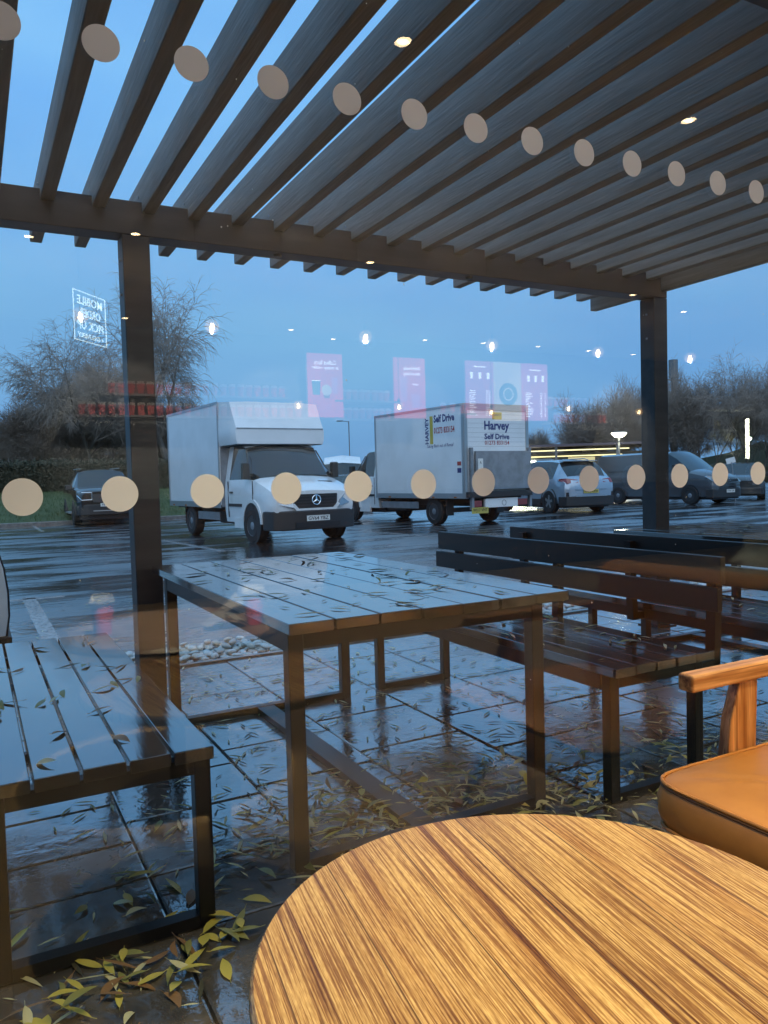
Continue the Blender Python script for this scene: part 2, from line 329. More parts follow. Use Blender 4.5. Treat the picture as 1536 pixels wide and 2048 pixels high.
def text(name, body, m, parent, org, right, up, w, h, depth=0.002, bold=0.0, shear=0.0, center=True):
    """lettering as thin raised mesh fitted to w x h; org = centre (or left-bottom)"""
    c = bpy.data.curves.new('t', 'FONT'); c.body = body; c.extrude = 0.5; c.offset = bold; c.shear = shear; c.resolution_u = 2
    tmp = bpy.data.objects.new('t', c); me = bpy.data.meshes.new_from_object(tmp); bpy.data.objects.remove(tmp); bpy.data.curves.remove(c)
    xs = [v.co.x for v in me.vertices]; ys = [v.co.y for v in me.vertices]
    x0, x1, y0, y1 = min(xs), max(xs), min(ys), max(ys); right = Vector(right).normalized(); up = Vector(up).normalized(); nn = right.cross(up)
    org = Vector(org)
    for v in me.vertices:
        a = ((v.co.x-x0)/(x1-x0) - (0.5 if center else 0))*w; b = ((v.co.y-y0)/(y1-y0) - (0.5 if center else 0))*h
        v.co = org + right*a + up*b + nn*(depth if v.co.z > 0 else 0.0)
    me.materials.clear(); me.materials.append(MATS[m]); me.name = name
    o = bpy.data.objects.new(name, me); COL.objects.link(o); o.parent = parent
    return o

# ------------------------------------------------------------------ THE SETTING: ground
CPZ = -0.07
g_ = MB()
g_.v = [(-40, 5.75, CPZ), (110, 5.75, CPZ), (110, 28, CPZ), (-40, 28, CPZ)]; g_.f = [(0, 1, 2, 3)]
g_.v += [(11, 1.4, CPZ), (110, 1.4, CPZ), (110, 5.75, CPZ), (11, 5.75, CPZ), (-40, 1.4, CPZ), (-6, 1.4, CPZ), (-6, 5.75, CPZ), (-40, 5.75, CPZ), (13.5, 28, CPZ), (110, 28, CPZ), (110, 90, CPZ), (13.5, 90, CPZ)]
g_.f += [(4, 5, 6, 7), (8, 9, 10, 11), (12, 13, 14, 15)]
tag(g_.build('car_park', 'asphalt_wet'), kind='structure')
te = MB(); te.v = [(-600, -300, -0.35), (900, -300, -0.35), (900, 900, -0.35), (-600, 900, -0.35)]; te.f = [(0, 1, 2, 3)]
tag(te.build('ground', 'grass_green'), kind='structure')
# grass verge rising away from the car park on the left
gv = MB(); nx, ny = 34, 16
for j in range(ny+1):
    for i in range(nx+1):
        x = -60+i*(72.0/nx); t_ = j/ny; y = 28.15 + t_*30
        z = 0.05 + 1.05*min(1, t_*3.4)**0.9 + 0.05*math.sin(x*0.7+j)*t_
        gv.v.append((x, y, z))
for j in range(ny):
    for i in range(nx): a = j*(nx+1)+i; gv.f.append((a, a+1, a+nx+2, a+nx+1))
verge = tag(gv.build('grass_verge', 'grass_green', smooth=60), kind='structure')
BXk = MB().box(-60, 12.0, 28.0, 28.15, CPZ-0.02, 0.05); tag(BXk.build('verge_kerb', 'kerb_stone', bevel=0.02), kind='structure')
# grass blades
gb = MB()
for _ in range(9000):
    x = random.uniform(-6, 8); y = random.uniform(28.2, 36.5); t_ = (y-28.15)/30; z = 0.05 + 1.05*min(1, t_*3.4)**0.9
    a = random.uniform(0, math.pi); h = random.uniform(0.05, 0.13); w = 0.012; b = len(gb.v)
    gb.v += [(x-w*math.cos(a), y-w*math.sin(a), z-0.03), (x+w*math.cos(a), y+w*math.sin(a), z-0.03), (x+random.uniform(-.04, .04), y+random.uniform(-.04, .04), z+h)]; gb.f.append((b, b+1, b+2))
tag(gb.build('grass', 'grass_blade'), 'short wet green grass on the verge behind the parked cars', 'grass', kind='stuff')
# painted markings
mk = MB()
for (x0, x1, y0, y1) in ((0.46, 0.60, 6.1, 9.8), (-6, 0.9, 9.62, 9.70)):
    mk.box(x0, x1, y0, y1, CPZ-0.02, CPZ+0.004)
for x in (1.7, 6.3, 9.2):
    mk.box(x, x+0.1, 24.2, 27.9, CPZ-0.02, CPZ+0.004)
for x in (4.0, 8.5):
    mk.quadbox([(x, 14, CPZ-.02), (x+.1, 14, CPZ-.02), (x-.25, 18.6, CPZ-.02), (x-.35, 18.6, CPZ-.02), (x, 14, CPZ+.004), (x+.1, 14, CPZ+.004), (x-.25, 18.6, CPZ+.004), (x-.35, 18.6, CPZ+.004)])
tag(mk.build('bay_markings', 'road_paint'), kind='structure')

# patio with individual slabs
patio = tag(MB().box(-6, 11, 1.52, 5.06, -0.3, -0.012).build('patio', 'joint_dark'), kind='structure')
paver_meshes = {}
def paver(x0, x1, y0, y1):
    key = (round(x1-x0, 3), round(y1-y0, 3))
    if key not in paver_meshes:
        w, l = key; b = 0.006
        m = MB(); m.v = [(-w/2, -l/2, -.04), (w/2, -l/2, -.04), (w/2, l/2, -.04), (-w/2, l/2, -.04), (-w/2, -l/2, -b*.5), (w/2, -l/2, -b*.5), (w/2, l/2, -b*.5), (-w/2, l/2, -b*.5),
                       (-w/2+b, -l/2+b, 0), (w/2-b, -l/2+b, 0), (w/2-b, l/2-b, 0), (-w/2+b, l/2-b, 0)]
        m.f = [(8, 9, 10, 11)] + [(4+k, 4+(k+1) % 4, 8+(k+1) % 4, 8+k) for k in range(4)] + [(k, (k+1) % 4, 4+(k+1) % 4, 4+k) for k in range(4)]
        paver_meshes[key] = m.mesh('paving_slab', 'paver_wet')
    o = inst('paving_slab', paver_meshes[key], ((x0+x1)/2, (y0+y1)/2, random.uniform(-.0015, .0015)), (random.uniform(-.0022, .0022), random.uniform(-.0022, .0022), 0), parent=patio)
colx = [0.43 - 0.515*k for k in range(12, 0, -1)] + [0.43, 0.935, 1.46, 1.98, 2.50, 3.02, 3.54, 4.06, 4.58, 5.10, 5.62, 6.14, 6.66, 7.18, 7.7, 8.22, 8.74, 9.26, 9.78, 10.3, 10.82]
fixed = {0: [2.67, 3.02], 1: [2.83, 3.2], 2: [2.9, 3.37, 3.8], 3: [3.03, 3.53, 4.17], 4: [2.75, 3.25, 3.99]}
for ci in range(len(colx)-1):
    x0, x1 = colx[ci]+0.004, colx[ci+1]-0.004
    k = ci-11
    if k in fixed:
        ys = [1.54, 2.05, 2.4] + fixed[k]; y = ys[-1]
    else:
        ys = [1.54]; y = 1.54 + random.choice([0.25, 0.35, 0.5]); ys.append(y)
    while y < 4.5: y += random.choice([0.35, 0.5, 0.5, 0.65]); ys.append(y)
    ys = [v for v in ys if v < 4.85] + [5.06]
    for a, b in zip(ys, ys[1:]): paver(x0, x1, a+0.004, b-0.004)
# kerb edging and pebble strip
ed = tag(MB().box(0.80, 11, 5.065, 5.115, -0.2, 0.012).build('patio_edging', 'kerb_stone', bevel=0.004), kind='structure')
tag(MB().box(-6, 0.795, 5.065, 5.75, -0.3, -0.066).build('path', 'asphalt_wet'), kind='structure')
bed = tag(MB().box(0.80, 11, 5.12, 5.76, -0.3, -0.045).build('pebble_bed', 'joint_dark'), kind='structure')
def pebble_mesh(mat_name, seed):
    rr = random.Random(seed); m = MB(); n = 7; rows = [(-1, 0), (-.55, .8), (.15, 1.0), (.7, .68), (1, 0)]
    a_ = [rr.uniform(.85, 1.15) for _ in range(n)]
    m.v.append((0, 0, -1))
    for z, r_ in rows[1:-1]:
        for k in range(n): t = 2*math.pi*k/n; m.v.append((r_*a_[k]*math.cos(t), r_*a_[k]*math.sin(t), z))
    m.v.append((0, 0, 1)); L_ = len(m.v)-1
    for k in range(n):
        k2 = (k+1) % n; m.f.append((0, 1+k2, 1+k)); m.f.append((1+2*n+k, 1+2*n+k2, L_))
        for q in range(2): m.f.append((1+q*n+k, 1+q*n+k2, 1+(q+1)*n+k2, 1+(q+1)*n+k))
    return m
peb_me = [pebble_mesh('', i).mesh('pebble', 'pebble_%d' % (i % 4), smooth=180) for i in range(8)]
pebs = []
x = 0.84
for lay in range(2):
    x = 0.84
    while x < 10.9:
        yy = 5.15 + random.uniform(0, .03)
        while yy < 5.74:
            if random.random() < (0.93 if lay == 0 else 0.5):
                pebs.append((x+random.uniform(-.02, .02), yy+random.uniform(-.015, .015), -0.03 + lay*0.03 + random.uniform(0, .012)))
            yy += random.uniform(.06, .085)
        x += 0.082
pebs.sort(key=lambda p: math.hypot(p[0], p[1]))
far = MB(); pb = pebble_mesh('', 3)
for i, (x, y, z) in enumerate(pebs):
    sx, sy, sz = random.uniform(.03, .055), random.uniform(.024, .036), random.uniform(.015, .024); a = random.uniform(0, math.pi)
    if i < 300: inst('pebble', random.choice(peb_me), (x, y, z), (random.uniform(-.3, .3), random.uniform(-.3, .3), a), (sx, sy, sz), parent=bed)
    else:
        b = len(far.v); ca, sa = math.cos(a), math.sin(a)
        far.v += [(x+ca*p[0]*sx-sa*p[1]*sy, y+sa*p[0]*sx+ca*p[1]*sy, z+p[2]*sz) for p in pb.v]; far.f += [tuple(b+k for k in f) for f in pb.f]
fo = far.build('pebble_mass', 'pebble_0', bed, smooth=180); fo['kind'] = 'stuff'

# ------------------------------------------------------------------ THE SETTING: cafe shell and shop window
WY = 1.40
tag(MB().box(-5, 15, -6.7, WY+0.1, -0.1, 0.0).build('floor', 'cafe_floor'), kind='structure')
tag(MB().box(-5, 15, -6.7, WY+0.1, 3.03, 3.2).build('ceiling', 'cafe_ceiling'), kind='structure')
tag(MB().box(-5, 15, -6.7, -6.55, 0, 3.03).build('back_wall', 'cafe_wall'), kind='structure')
tag(MB().box(-5.15, -5, -6.7, WY+0.1, -0.1, 3.2).build('side_wall', 'cafe_wall'), kind='structure')
tag(MB().box(15, 15.15, -6.7, WY+0.1, -0.1, 3.2).build('side_wall', 'cafe_wall'), kind='structure')
fw = MB().box(-5, -1.8, WY-.06, WY+.1, 0, 3.03).box(8.6, 15, WY-.06, WY+.1, 0, 3.03).box(-5.15, 15.15, WY-.05, WY+.12, 3.2, 3.9)
tag(fw.build('front_wall', 'facade_panel'), 'dark cladded cafe front wall around the big window', 'wall')
win = empty('shop_window', (0, WY, 0), 0, 'large clear shop window with two rows of round cream dots', 'window')
MB().box(-1.74, 8.54, -0.004, 0.004, 0.06, 2.97).build('glass_pane', 'window_glass', win)
MB().box(-1.8, 8.6, -.05, .05, 0, .06).build('sill', 'frame_metal', win); MB().box(-1.8, 8.6, -.05, .05, 2.97, 3.03).build('frame', 'frame_metal', win)
for x in (-1.8, 8.54): MB().box(x, x+.06, -.05, .05, .06, 2.97).build('frame', 'frame_metal', win)
dsp = 0.12*1.40/1.10019; u0 = 0.05806*1.40/1.10019
dotme = MB().lathe([(0.0, 0), (0.0308, 0), (0.0308, 0.0004), (0, 0.0004)], n=40, axis='y').mesh('dot', 'vinyl_dot')
for row_z in (1.2-0.01226*1.40/1.10019, 1.2+0.58421*1.40/1.10019):
    for i in range(-8, 50):
        inst('dot', dotme, (u0+i*dsp, -0.0048, row_z), parent=win)

wd = MB()
for _ in range(150):
    x, z = random.uniform(-.2, 5.2), random.choice([random.uniform(.3, 2.7), random.uniform(1.9, 2.7)]); r_ = random.uniform(.0006, .0016); b = len(wd.v)
    for k in range(6): wd.v.append((x+r_*math.cos(k*1.047), WY+.0042, z+r_*1.3*math.sin(k*1.047)))
    wd.v.append((x, WY+.0042+r_*.5, z))
    for k in range(6): wd.f.append((b+k, b+(k+1) % 6, b+6))
o = wd.build('water_drops', 'water_drop', None, smooth=180); o.parent = win; o.location = (0, -WY, 0); o['kind'] = 'stuff'
# ------------------------------------------------------------------ pergola
perg = empty('pergola', (0, 0, 0), 0, 'dark timber pergola of deep parallel rafters over the patio', 'pergola')
PX0, PS = 0.366, 0.24328
raf = MB().prism([(1.56, 2.62), (4.97, 2.62), (4.97, 2.80), (1.56, 2.80)], 0, 0.065, 'yz').mesh('rafter', 'pergola_timber')
for i in range(-4, 18):
    o = inst('rafter', raf, (PX0+PS*i, random.uniform(-.004, .004), random.uniform(-.002, .002)), (0, 0, random.uniform(-.0006, .0006)), parent=perg)
    bv = o.modifiers.new('bevel', 'BEVEL'); bv.width = 0.004; bv.segments = 1
MB().box(4.655, 4.72, 1.56, 4.97, 2.55, 2.80).build('rafter', 'pergola_timber', perg, bevel=0.004)
MB().box(-1.0, 4.72, 4.215, 4.355, 2.50, 2.675).build('beam', 'beam_timber', perg, bevel=0.005)
MB().box(-1.0, 4.72, 1.53, 1.559, 2.58, 2.82).build('wall_plate', 'beam_timber', perg)
for x0 in (0.748, 4.58):
    p_ = MB().box(x0, x0+0.14, 4.215, 4.355, 0.0, 2.498).build('post', 'beam_timber', perg, bevel=0.005)
    MB().box(x0-.03, x0+.17, 4.185, 4.385, 0.0, 0.01).build('base_plate', 'black_steel', p_)
for (x, y) in ((0.742, 0), (4.574, 0)):
    for z in (0.35, 2.2, 2.38): MB().tube((x-.003, 4.285, z), (x+.006, 4.285, z), .008, n=8).build('bolt', 'grey_steel', perg)
for x in (.405, 1.125, 2.10, 3.05): MB().box(x, x+.003, 4.2135, 4.2145, 2.502, 2.672).build('beam_joint', 'ink_black', perg)
for x in (1.62, 2.95): MB().lathe([(0, -.012), (.022, -.012), (.026, 0), (0, 0)], c=(x, 4.27, 2.499), n=14).build('sensor', 'black_plastic', perg)
for i in range(-1, 18):
    for dz in (.045, .10): MB().tube((PX0+PS*i-.004, 4.285, 2.62+dz), (PX0+PS*i+.001, 4.285, 2.62+dz), .007, n=7).build('screw', 'grey_steel', perg)
# ------------------------------------------------------------------ patio furniture
def loopframe(parent, x0, x1, y, z1, name='leg_frame', t=0.05, back=None):
    """sled frame: two legs, a top rail and a bottom rail"""
    for xx in (x0, x1-t): BX('leg', 'black_steel', parent, xx, xx+t, y, y+t, 0.0, z1, bevel=.004)
    BX('top_rail', 'black_steel', parent, x0+t, x1-t, y+.002, y+t-.002, z1-t, z1-.001)
    BX('floor_rail', 'black_steel', parent, x0+t, x1-t, y+.002, y+t-.002, 0.0, 0.032)
def planks(parent, x0, x1, y0, y1, z, n, gap=0.008, t=0.035, m='wet_timber'):
    w = (x1-x0-(n-1)*gap)/n; out = []
    for k in range(n):
        a = x0+k*(w+gap); o = MB().box(a, a+w, y0+random.uniform(-.003, .003), y1+random.uniform(-.003, .003), z-t, z).build('plank', m, parent, bevel=.003, seg=1)
        o.rotation_euler = (0, 0, 0); o.location.z = random.uniform(-.001, .001); out.append(o)
    return out
def outdoor_table(x0, x1, y0, y1, z, label, n):
    t = empty('outdoor_table', (0, 0, 0), 0, label, 'table', 'slatted tables on the patio')
    planks(t, x0, x1, y0, y1, z, n)
    for y in (y0+.04, y1-.29): loopframe(t, x0+.01, x1-.09 if n == 7 else x1-.01, y, z-.037)
    BX('apron', 'black_steel', t, x0+.012, x0+.052, y0+.09, y1-.29, z-.095, z-.037); BX('apron', 'black_steel', t, x1-.13, x1-.09, y0+.09, y1-.29, z-.095, z-.037)
    c = (x0+x1)/2-.045
    BX('stretcher', 'black_steel', t, c-.045, c+.045, y0+.09, y1-.29, 0.002, 0.03, bevel=.002)
    return t
outdoor_table(.81, 1.885, 2.14, 4.11, .775, 'dark slatted outdoor table by the left pergola post, strewn with wet leaves', 7)
outdoor_table(4.02, 5.1, 2.14, 4.10, .785, 'dark slatted table beyond the bench backs at the right pergola post', 7)
def bench(x0, x1, y0, y1, side, label, zs=.50, top=.86):
    """side=+1: the backrest stands on the x1 edge, -1: on the x0 edge"""
    b = empty('outdoor_bench', (0, 0, 0), 0, label, 'bench', 'slatted benches on the patio')
    planks(b, x0, x1, y0, y1, zs, 5)
    for y in (y0+.03, y1-.17): loopframe(b, x0+.002, x1-.03 if side > 0 else x1-.002, y, zs-.036, t=.045)
    for yy in (x0+.002, x1-.045): BX('side_rail', 'black_steel', b, yy, yy+.04, y0+.08, y1-.17, zs-.09, zs-.036)
    xb = x1+.005 if side > 0 else x0-.035
    for (za, zb, dx) in ((top-.105, top, .018), (top-.212, top-.118, .0)):
        m = MB().box(xb+dx*side, xb+.030+dx*side, y0-.01, y1+.02, za, zb)
        m.build('back_slat', 'slat_timber', b, bevel=.003, seg=1)
    for y in (y0+.035, (y0+y1)/2-.05, y1-.165):
        xp = xb+.034 if side > 0 else xb-.040
        MB().quadbox([(xp, y, zs-.09), (xp+.035, y, zs-.09), (xp+.035, y+.045, zs-.09), (xp, y+.045, zs-.09), (xp+.018*side, y, top-.03), (xp+.035+.018*side, y, top-.03), (xp+.035+.018*side, y+.045, top-.03), (xp+.018*side, y+.045, top-.03)]).build('back_post', 'black_steel', b)
        BX('back_bracket', 'black_steel', b, min(xp, x1-.03 if side > 0 else xp), max(xp+.03, x1-.03 if side > 0 else x0+.03), y, y+.045, zs-.088, zs-.05)
    return b
bench(-.01, .54, 2.02, 3.87, -1, 'slatted bench at the left edge whose seat reaches toward the window')
bench(1.985, 2.50, 2.02, 4.03, 1, 'slatted bench with its backrest turned to the long bench behind it')
bench(3.14, 3.66, 2.02, 4.05, -1, 'second slatted bench standing back to back behind the nearer one')

# ------------------------------------------------------------------ vehicles
def wheel(parent, x, y, r=.36, w=.24, rim='rim_silver', spokes=0, steer=0.0, out=1, hub=False):
    m = MB().lathe([(r*.60, -w/2), (r*.93, -w/2), (r, -w/2+.035), (r, w/2-.035), (r*.93, w/2), (r*.60, w/2)], n=28, axis='y')
    o = m.build('wheel', 'rubber', parent, smooth=35); o.location = (x, y, r); o.rotation_euler = (0, 0, steer)
    q = MB().lathe([(r*.62, out*(w/2-.015)), (r*.58, out*(w/2-.02)), (r*.50, out*(w/2-.07)), (.0, out*(w/2-.075))], n=24, axis='y')
    if spokes:
        q.build('rim_barrel', 'black_plastic', o, smooth=40)
        s_ = MB()
        for k in range(spokes):
            a = 2*math.pi*k/spokes + .3; ca, sa = math.cos(a), math.sin(a); y0 = out*(w/2-.05); y1 = out*(w/2-.012)
            px_, pz_ = -sa*.035, ca*.035
            s_.quadbox([(-px_*1.2+ca*.03, y0, -pz_*1.2+sa*.03), (px_*1.2+ca*.03, y0, pz_*1.2+sa*.03), (px_*1.8+ca*r*.58, y0, pz_*1.8+sa*r*.58), (-px_*.2+ca*r*.58, y0, -pz_*.2+sa*r*.58),
                        (-px_*1.2+ca*.03, y1, -pz_*1.2+sa*.03), (px_*1.2+ca*.03, y1, pz_*1.2+sa*.03), (px_*1.8+ca*r*.58, y1, pz_*1.8+sa*r*.58), (-px_*.2+ca*r*.58, y1, -pz_*.2+sa*r*.58)])
        s_.lathe([(.0, out*(w/2-.05)), (.05, out*(w/2-.05)), (.045, out*(w/2-.01)), (0, out*(w/2-.01))], n=12, axis='y')
        s_.build('rim', rim, o)
    else:
        q.build('rim', 'rim_dark', o, smooth=40)
        MB().lathe([(r*.50, out*(w/2-.068)), (r*.53, out*(w/2-.030)), (r*.60, out*(w/2-.012)), (r*.63, out*(w/2-.014)), (r*.62, out*(w/2-.03)), (r*.50, out*(w/2-.068))], n=24, axis='y').build('rim_ring', rim, o, smooth=40)
        MB().lathe([(.13, out*(w/2-.070)), (.15, out*(w/2-.05)), (.12, out*(w/2-.035)), (.0, out*(w/2-.035))], n=18, axis='y').build('rim_centre', rim, o, smooth=40)
        h = MB().lathe([(.09, out*(w/2-.07)), (.09, out*(w/2-.02)), (.05, out*(w/2)), (0, out*(w/2))], n=14, axis='y')
        for k in range(6):
            a = math.pi*k/3; h.tube((.13*math.cos(a), out*(w/2-.075), .13*math.sin(a)), (.13*math.cos(a), out*(w/2-.055), .13*math.sin(a)), .018, n=6)
        h.build('hub', 'grey_steel', o, smooth=40)
    return o
def loft(parent, secs, group, mats, names=None, smooth=38, caps=True):
    """secs [(x, [(y,z)...])] outer bottom to roof centre; group(i,j)->key"""
    n = len(secs[0][1]); parts = {}
    def add(key, pts):
        m = parts.setdefault(key, {'v': [], 'ix': {}, 'f': []}); idx = []
        for p in pts:
            kk = tuple(round(c, 5) for c in p)
            if kk not in m['ix']: m['ix'][kk] = len(m['v']); m['v'].append(kk)
            if m['ix'][kk] not in idx: idx.append(m['ix'][kk])
        if len(idx) > 2: m['f'].append(tuple(idx))
    def P(i, j, sd): x, pts = secs[i][0], secs[i][1]; y, z = pts[j][:2]; xx = x + (pts[j][2] if len(pts[j]) > 2 else 0); return (xx, sd*y, z)
    for i in range(len(secs)-1):
        for j in range(n-1):
            k = group(i, j)
            for sd in (1, -1):
                kk = k if k == 'body' or k in ('windscreen', 'rear_window') else (k, sd)
                add(kk, [P(i, j, sd), P(i+1, j, sd), P(i+1, j+1, sd), P(i, j+1, sd)])
    if caps:
        for i in (0, len(secs)-1):
            for j in range(n-1):
                add('body', [P(i, j, 1), P(i, j+1, 1), P(i, j+1, -1), P(i, j, -1)])
    for k, m in parts.items():
        kn = k if isinstance(k, str) else k[0]
        b = MB(); b.v = m['v']; b.f = m['f']; b.build(kn, mats.get(kn, 'car_glass'), parent, smooth=smooth)
def arch(parent, x, y, r, w=.06, side=1, m='black_plastic'):
    a = MB(); n = 14; pts = []
    for k in range(n+1):
        t = math.pi*k/n*1.08 - .04*math.pi; pts.append((math.cos(t), math.sin(t)))
    for k in range(n):
        (c0, s0), (c1, s1) = pts[k], pts[k+1]; y0, y1 = y-.02*side, y+.012*side; R1 = r+.05
        a.quadbox([(x+r*c0, y0, .36+r*s0), (x+R1*c0, y0, .36+R1*s0), (x+R1*c1, y0, .36+R1*s1), (x+r*c1, y0, .36+r*s1), (x+r*c0, y1, .36+r*s0), (x+R1*c0, y1, .36+R1*s0), (x+R1*c1, y1, .36+R1*s1), (x+r*c1, y1, .36+r*s1)])
    a.build('wheel_arch', m, parent)
    MB().lathe([(0, -.01), (r, -.01), (r, .004), (0, .004)], c=(x, y, .36), n=24, axis='y').build('arch_liner', 'ink_black', parent)
def plate(parent, x, y, z, txt, front=True, w=.52, h=.11):
    s = 1 if front else -1
    p = BX('number_plate', 'plate_white' if front else 'plate_yellow', parent, min(x, x+.012*s), max(x, x+.012*s), y-w/2, y+w/2, z-h/2, z+h/2)
    text('lettering', txt, 'ink_black', p, (x+.0125*s, y, z), (0, s, 0), (0, 0, 1), w*.88, h*.66, .002, bold=.012)
def mirror(parent, x, y, z, side, big=True):
    hh, ww = (.34, .16) if big else (.17, .22)
    m = MB().box(x-.10, x+.04, y, y+ww*side, z-hh/2, z+hh/2) if side > 0 else MB().box(x-.10, x+.04, y+ww*side, y, z-hh/2, z+hh/2)
    o = m.build('door_mirror', 'black_plastic', parent, bevel=.03); MB().tube((x-.03, y-.1*side, z-hh*.2), (x-.03, y+.03*side, z-hh*.2), .025).build('arm', 'black_plastic', o)
def heading(az): return R(90-az)     # local +x points along azimuth az

def panel_van_cab(v, paint, front_detail=True, star=True, bumper='black_plastic', roof_to=-1.46):
    secs = [(.90, [(.70, .58), (.86, .64), (.88, .78), (.84, .96), (.64, 1.03), (.34, 1.05), (0, 1.06)]),
            (.80, [(.90, .50), (.93, .62), (.95, .80), (.90, 1.03), (.68, 1.11), (.35, 1.13), (0, 1.14)]),
            (.50, [(.95, .45), (.975, .62), (.985, .88), (.93, 1.15), (.72, 1.21), (.38, 1.24), (0, 1.25)]),
            (.02, [(.96, .40), (.985, .65), (.995, .98), (.94, 1.29), (.80, 1.33), (.42, 1.36), (0, 1.37)]),
            (-.38, [(.96, .40), (.99, .65), (.995, 1.02), (.955, 1.31), (.80, 1.72), (.46, 1.79), (0, 1.82)]),
            (-.66, [(.96, .40), (.99, .65), (.995, 1.05), (.965, 1.31), (.82, 1.98), (.50, 2.035), (0, 2.05)]),
            (-.80, [(.96, .40), (.99, .65), (.995, 1.05), (.965, 1.31), (.83, 2.03), (.60, 2.10), (0, 2.12)]),
            (-1.22, [(.96, .40), (.99, .65), (.995, 1.05), (.97, 1.31), (.84, 2.04), (.62, 2.12), (0, 2.14)]),
            (roof_to, [(.96, .40), (.99, .65), (.995, 1.05), (.97, 1.31), (.84, 2.04), (.62, 2.12), (0, 2.14)])]
    def grp(i, j):
        if i in (3, 4) and j in (4, 5): return 'windscreen'
        if i in (3, 4, 5, 6) and j == 3: return 'side_window'
        return 'body'
    loft(v, secs, grp, {'body': paint})
    # pillar strips, door gap, handle
    for sd in (1, -1):
        y0, y1 = (.985, 1.000) if sd > 0 else (-1.000, -.985)
        for x in (-1.26, .06): BX('door_seam', 'ink_black', v, x-.006, x+.006, y0+.004*sd, y1+.001*sd, .50, 1.28)
        BX('door_handle', 'black_plastic', v, -1.16, -.98, y0+.01*sd, y1+.018*sd, 1.02, 1.06)
        MB().quadbox([(-.10, .958*sd-.012, 1.31), (-.13, .958*sd-.012, 1.31), (-.60, .83*sd-.012, 1.93), (-.57, .83*sd-.012, 1.93), (-.10, .958*sd+.012, 1.31), (-.13, .958*sd+.012, 1.31), (-.60, .83*sd+.012, 1.93), (-.57, .83*sd+.012, 1.93)]).build('pillar', 'black_plastic', v)
    MB().quadbox([(.0, -.5, 1.372), (.0, .1, 1.378), (.03, .1, 1.378), (.03, -.5, 1.372), (.0, -.5, 1.39), (.0, .1, 1.395), (.03, .1, 1.39), (.03, -.5, 1.385)]).build('wiper', 'black_plastic', v)
    MB().quadbox([(.0, .2, 1.375), (.0, .78, 1.345), (.03, .78, 1.34), (.03, .2, 1.37), (.0, .2, 1.395), (.0, .78, 1.365), (.03, .78, 1.36), (.03, .2, 1.385)]).build('wiper', 'black_plastic', v)
    for sd in (1, -1): mirror(v, -.12, .97*sd, 1.48, sd)
    b = MB(); pl = [(.60, -1.0), (.86, -.93), (.985, -.62), (1.01, 0), (.985, .62), (.86, .93), (.60, 1.0), (.45, .97), (.45, -.97)]
    b.prism(pl, .27, .66); b.build('bumper', bumper, v, bevel=.03)
    BX('lower_grille', 'ink_black', v, .99, 1.016, -.5, .5, .32, .42)
    if front_detail:
        gpoly = [(-.40, .70), (.40, .70), (.49, .80), (.50, .985), (-.50, .985), (-.49, .80)]
        g = MB().prism([(a, z) for a, z in gpoly], .885, .925, 'yz').build('grille', 'black_plastic', v)
        for z in (.76, .82, .88, .94): BX('grille_bar', 'rim_dark', g, .925, .945, -.46, .46, z-.008, z+.008)
        fr = MB().prism([(-.45, .655), (.45, .655), (.55, .77), (.49, .80), (.40, .70), (-.40, .70), (-.49, .80), (-.55, .77)], .88, .955, 'yz'); fr.build('grille_surround', paint, v)
        if star:
            rg = MB(); c = (.955, 0, .865); n = 24
            for k in range(n):
                a0, a1 = 2*math.pi*k/n, 2*math.pi*(k+1)/n; rg.tube((c[0], .095*math.cos(a0), c[2]+.095*math.sin(a0)), (c[0], .095*math.cos(a1), c[2]+.095*math.sin(a1)), .011, n=6, caps=False)
            for k in range(3):
                a = R(90+120*k); rg.tube(c, (c[0], .09*math.cos(a), c[2]+.09*math.sin(a)), .020, .006, n=6)
            rg.build('star_badge', 'chrome', v, smooth=40)
        for sd in (1, -1):
            hp = [(.52*sd, .72), (.78*sd, .78), (.90*sd, .90), (.885*sd, 1.03), (.70*sd, .98), (.56*sd, .84)]
            m = MB(); n = len(hp); xs = [.965, .91, .82, .77, .90, .95]
            m.v = [(xs[k], hp[k][0], hp[k][1]) for k in range(n)] + [(xs[k]-.08, hp[k][0]*.97, hp[k][1]) for k in range(n)]
            m.f = [tuple(range(n)), tuple(range(2*n-1, n-1, -1))] + [(k, (k+1) % n, n+(k+1) % n, n+k) for k in range(n)]
            m.build('headlight', 'headlamp', v, smooth=30)
            MB().quadbox([(.45, .30*sd, 1.248), (.52, .30*sd, 1.230), (.52, .62*sd, 1.215), (.45, .62*sd, 1.232), (.45, .30*sd, 1.256), (.52, .30*sd, 1.24), (.52, .62*sd, 1.225), (.45, .62*sd, 1.242)]).build('bonnet_vent', 'ink_black', v)

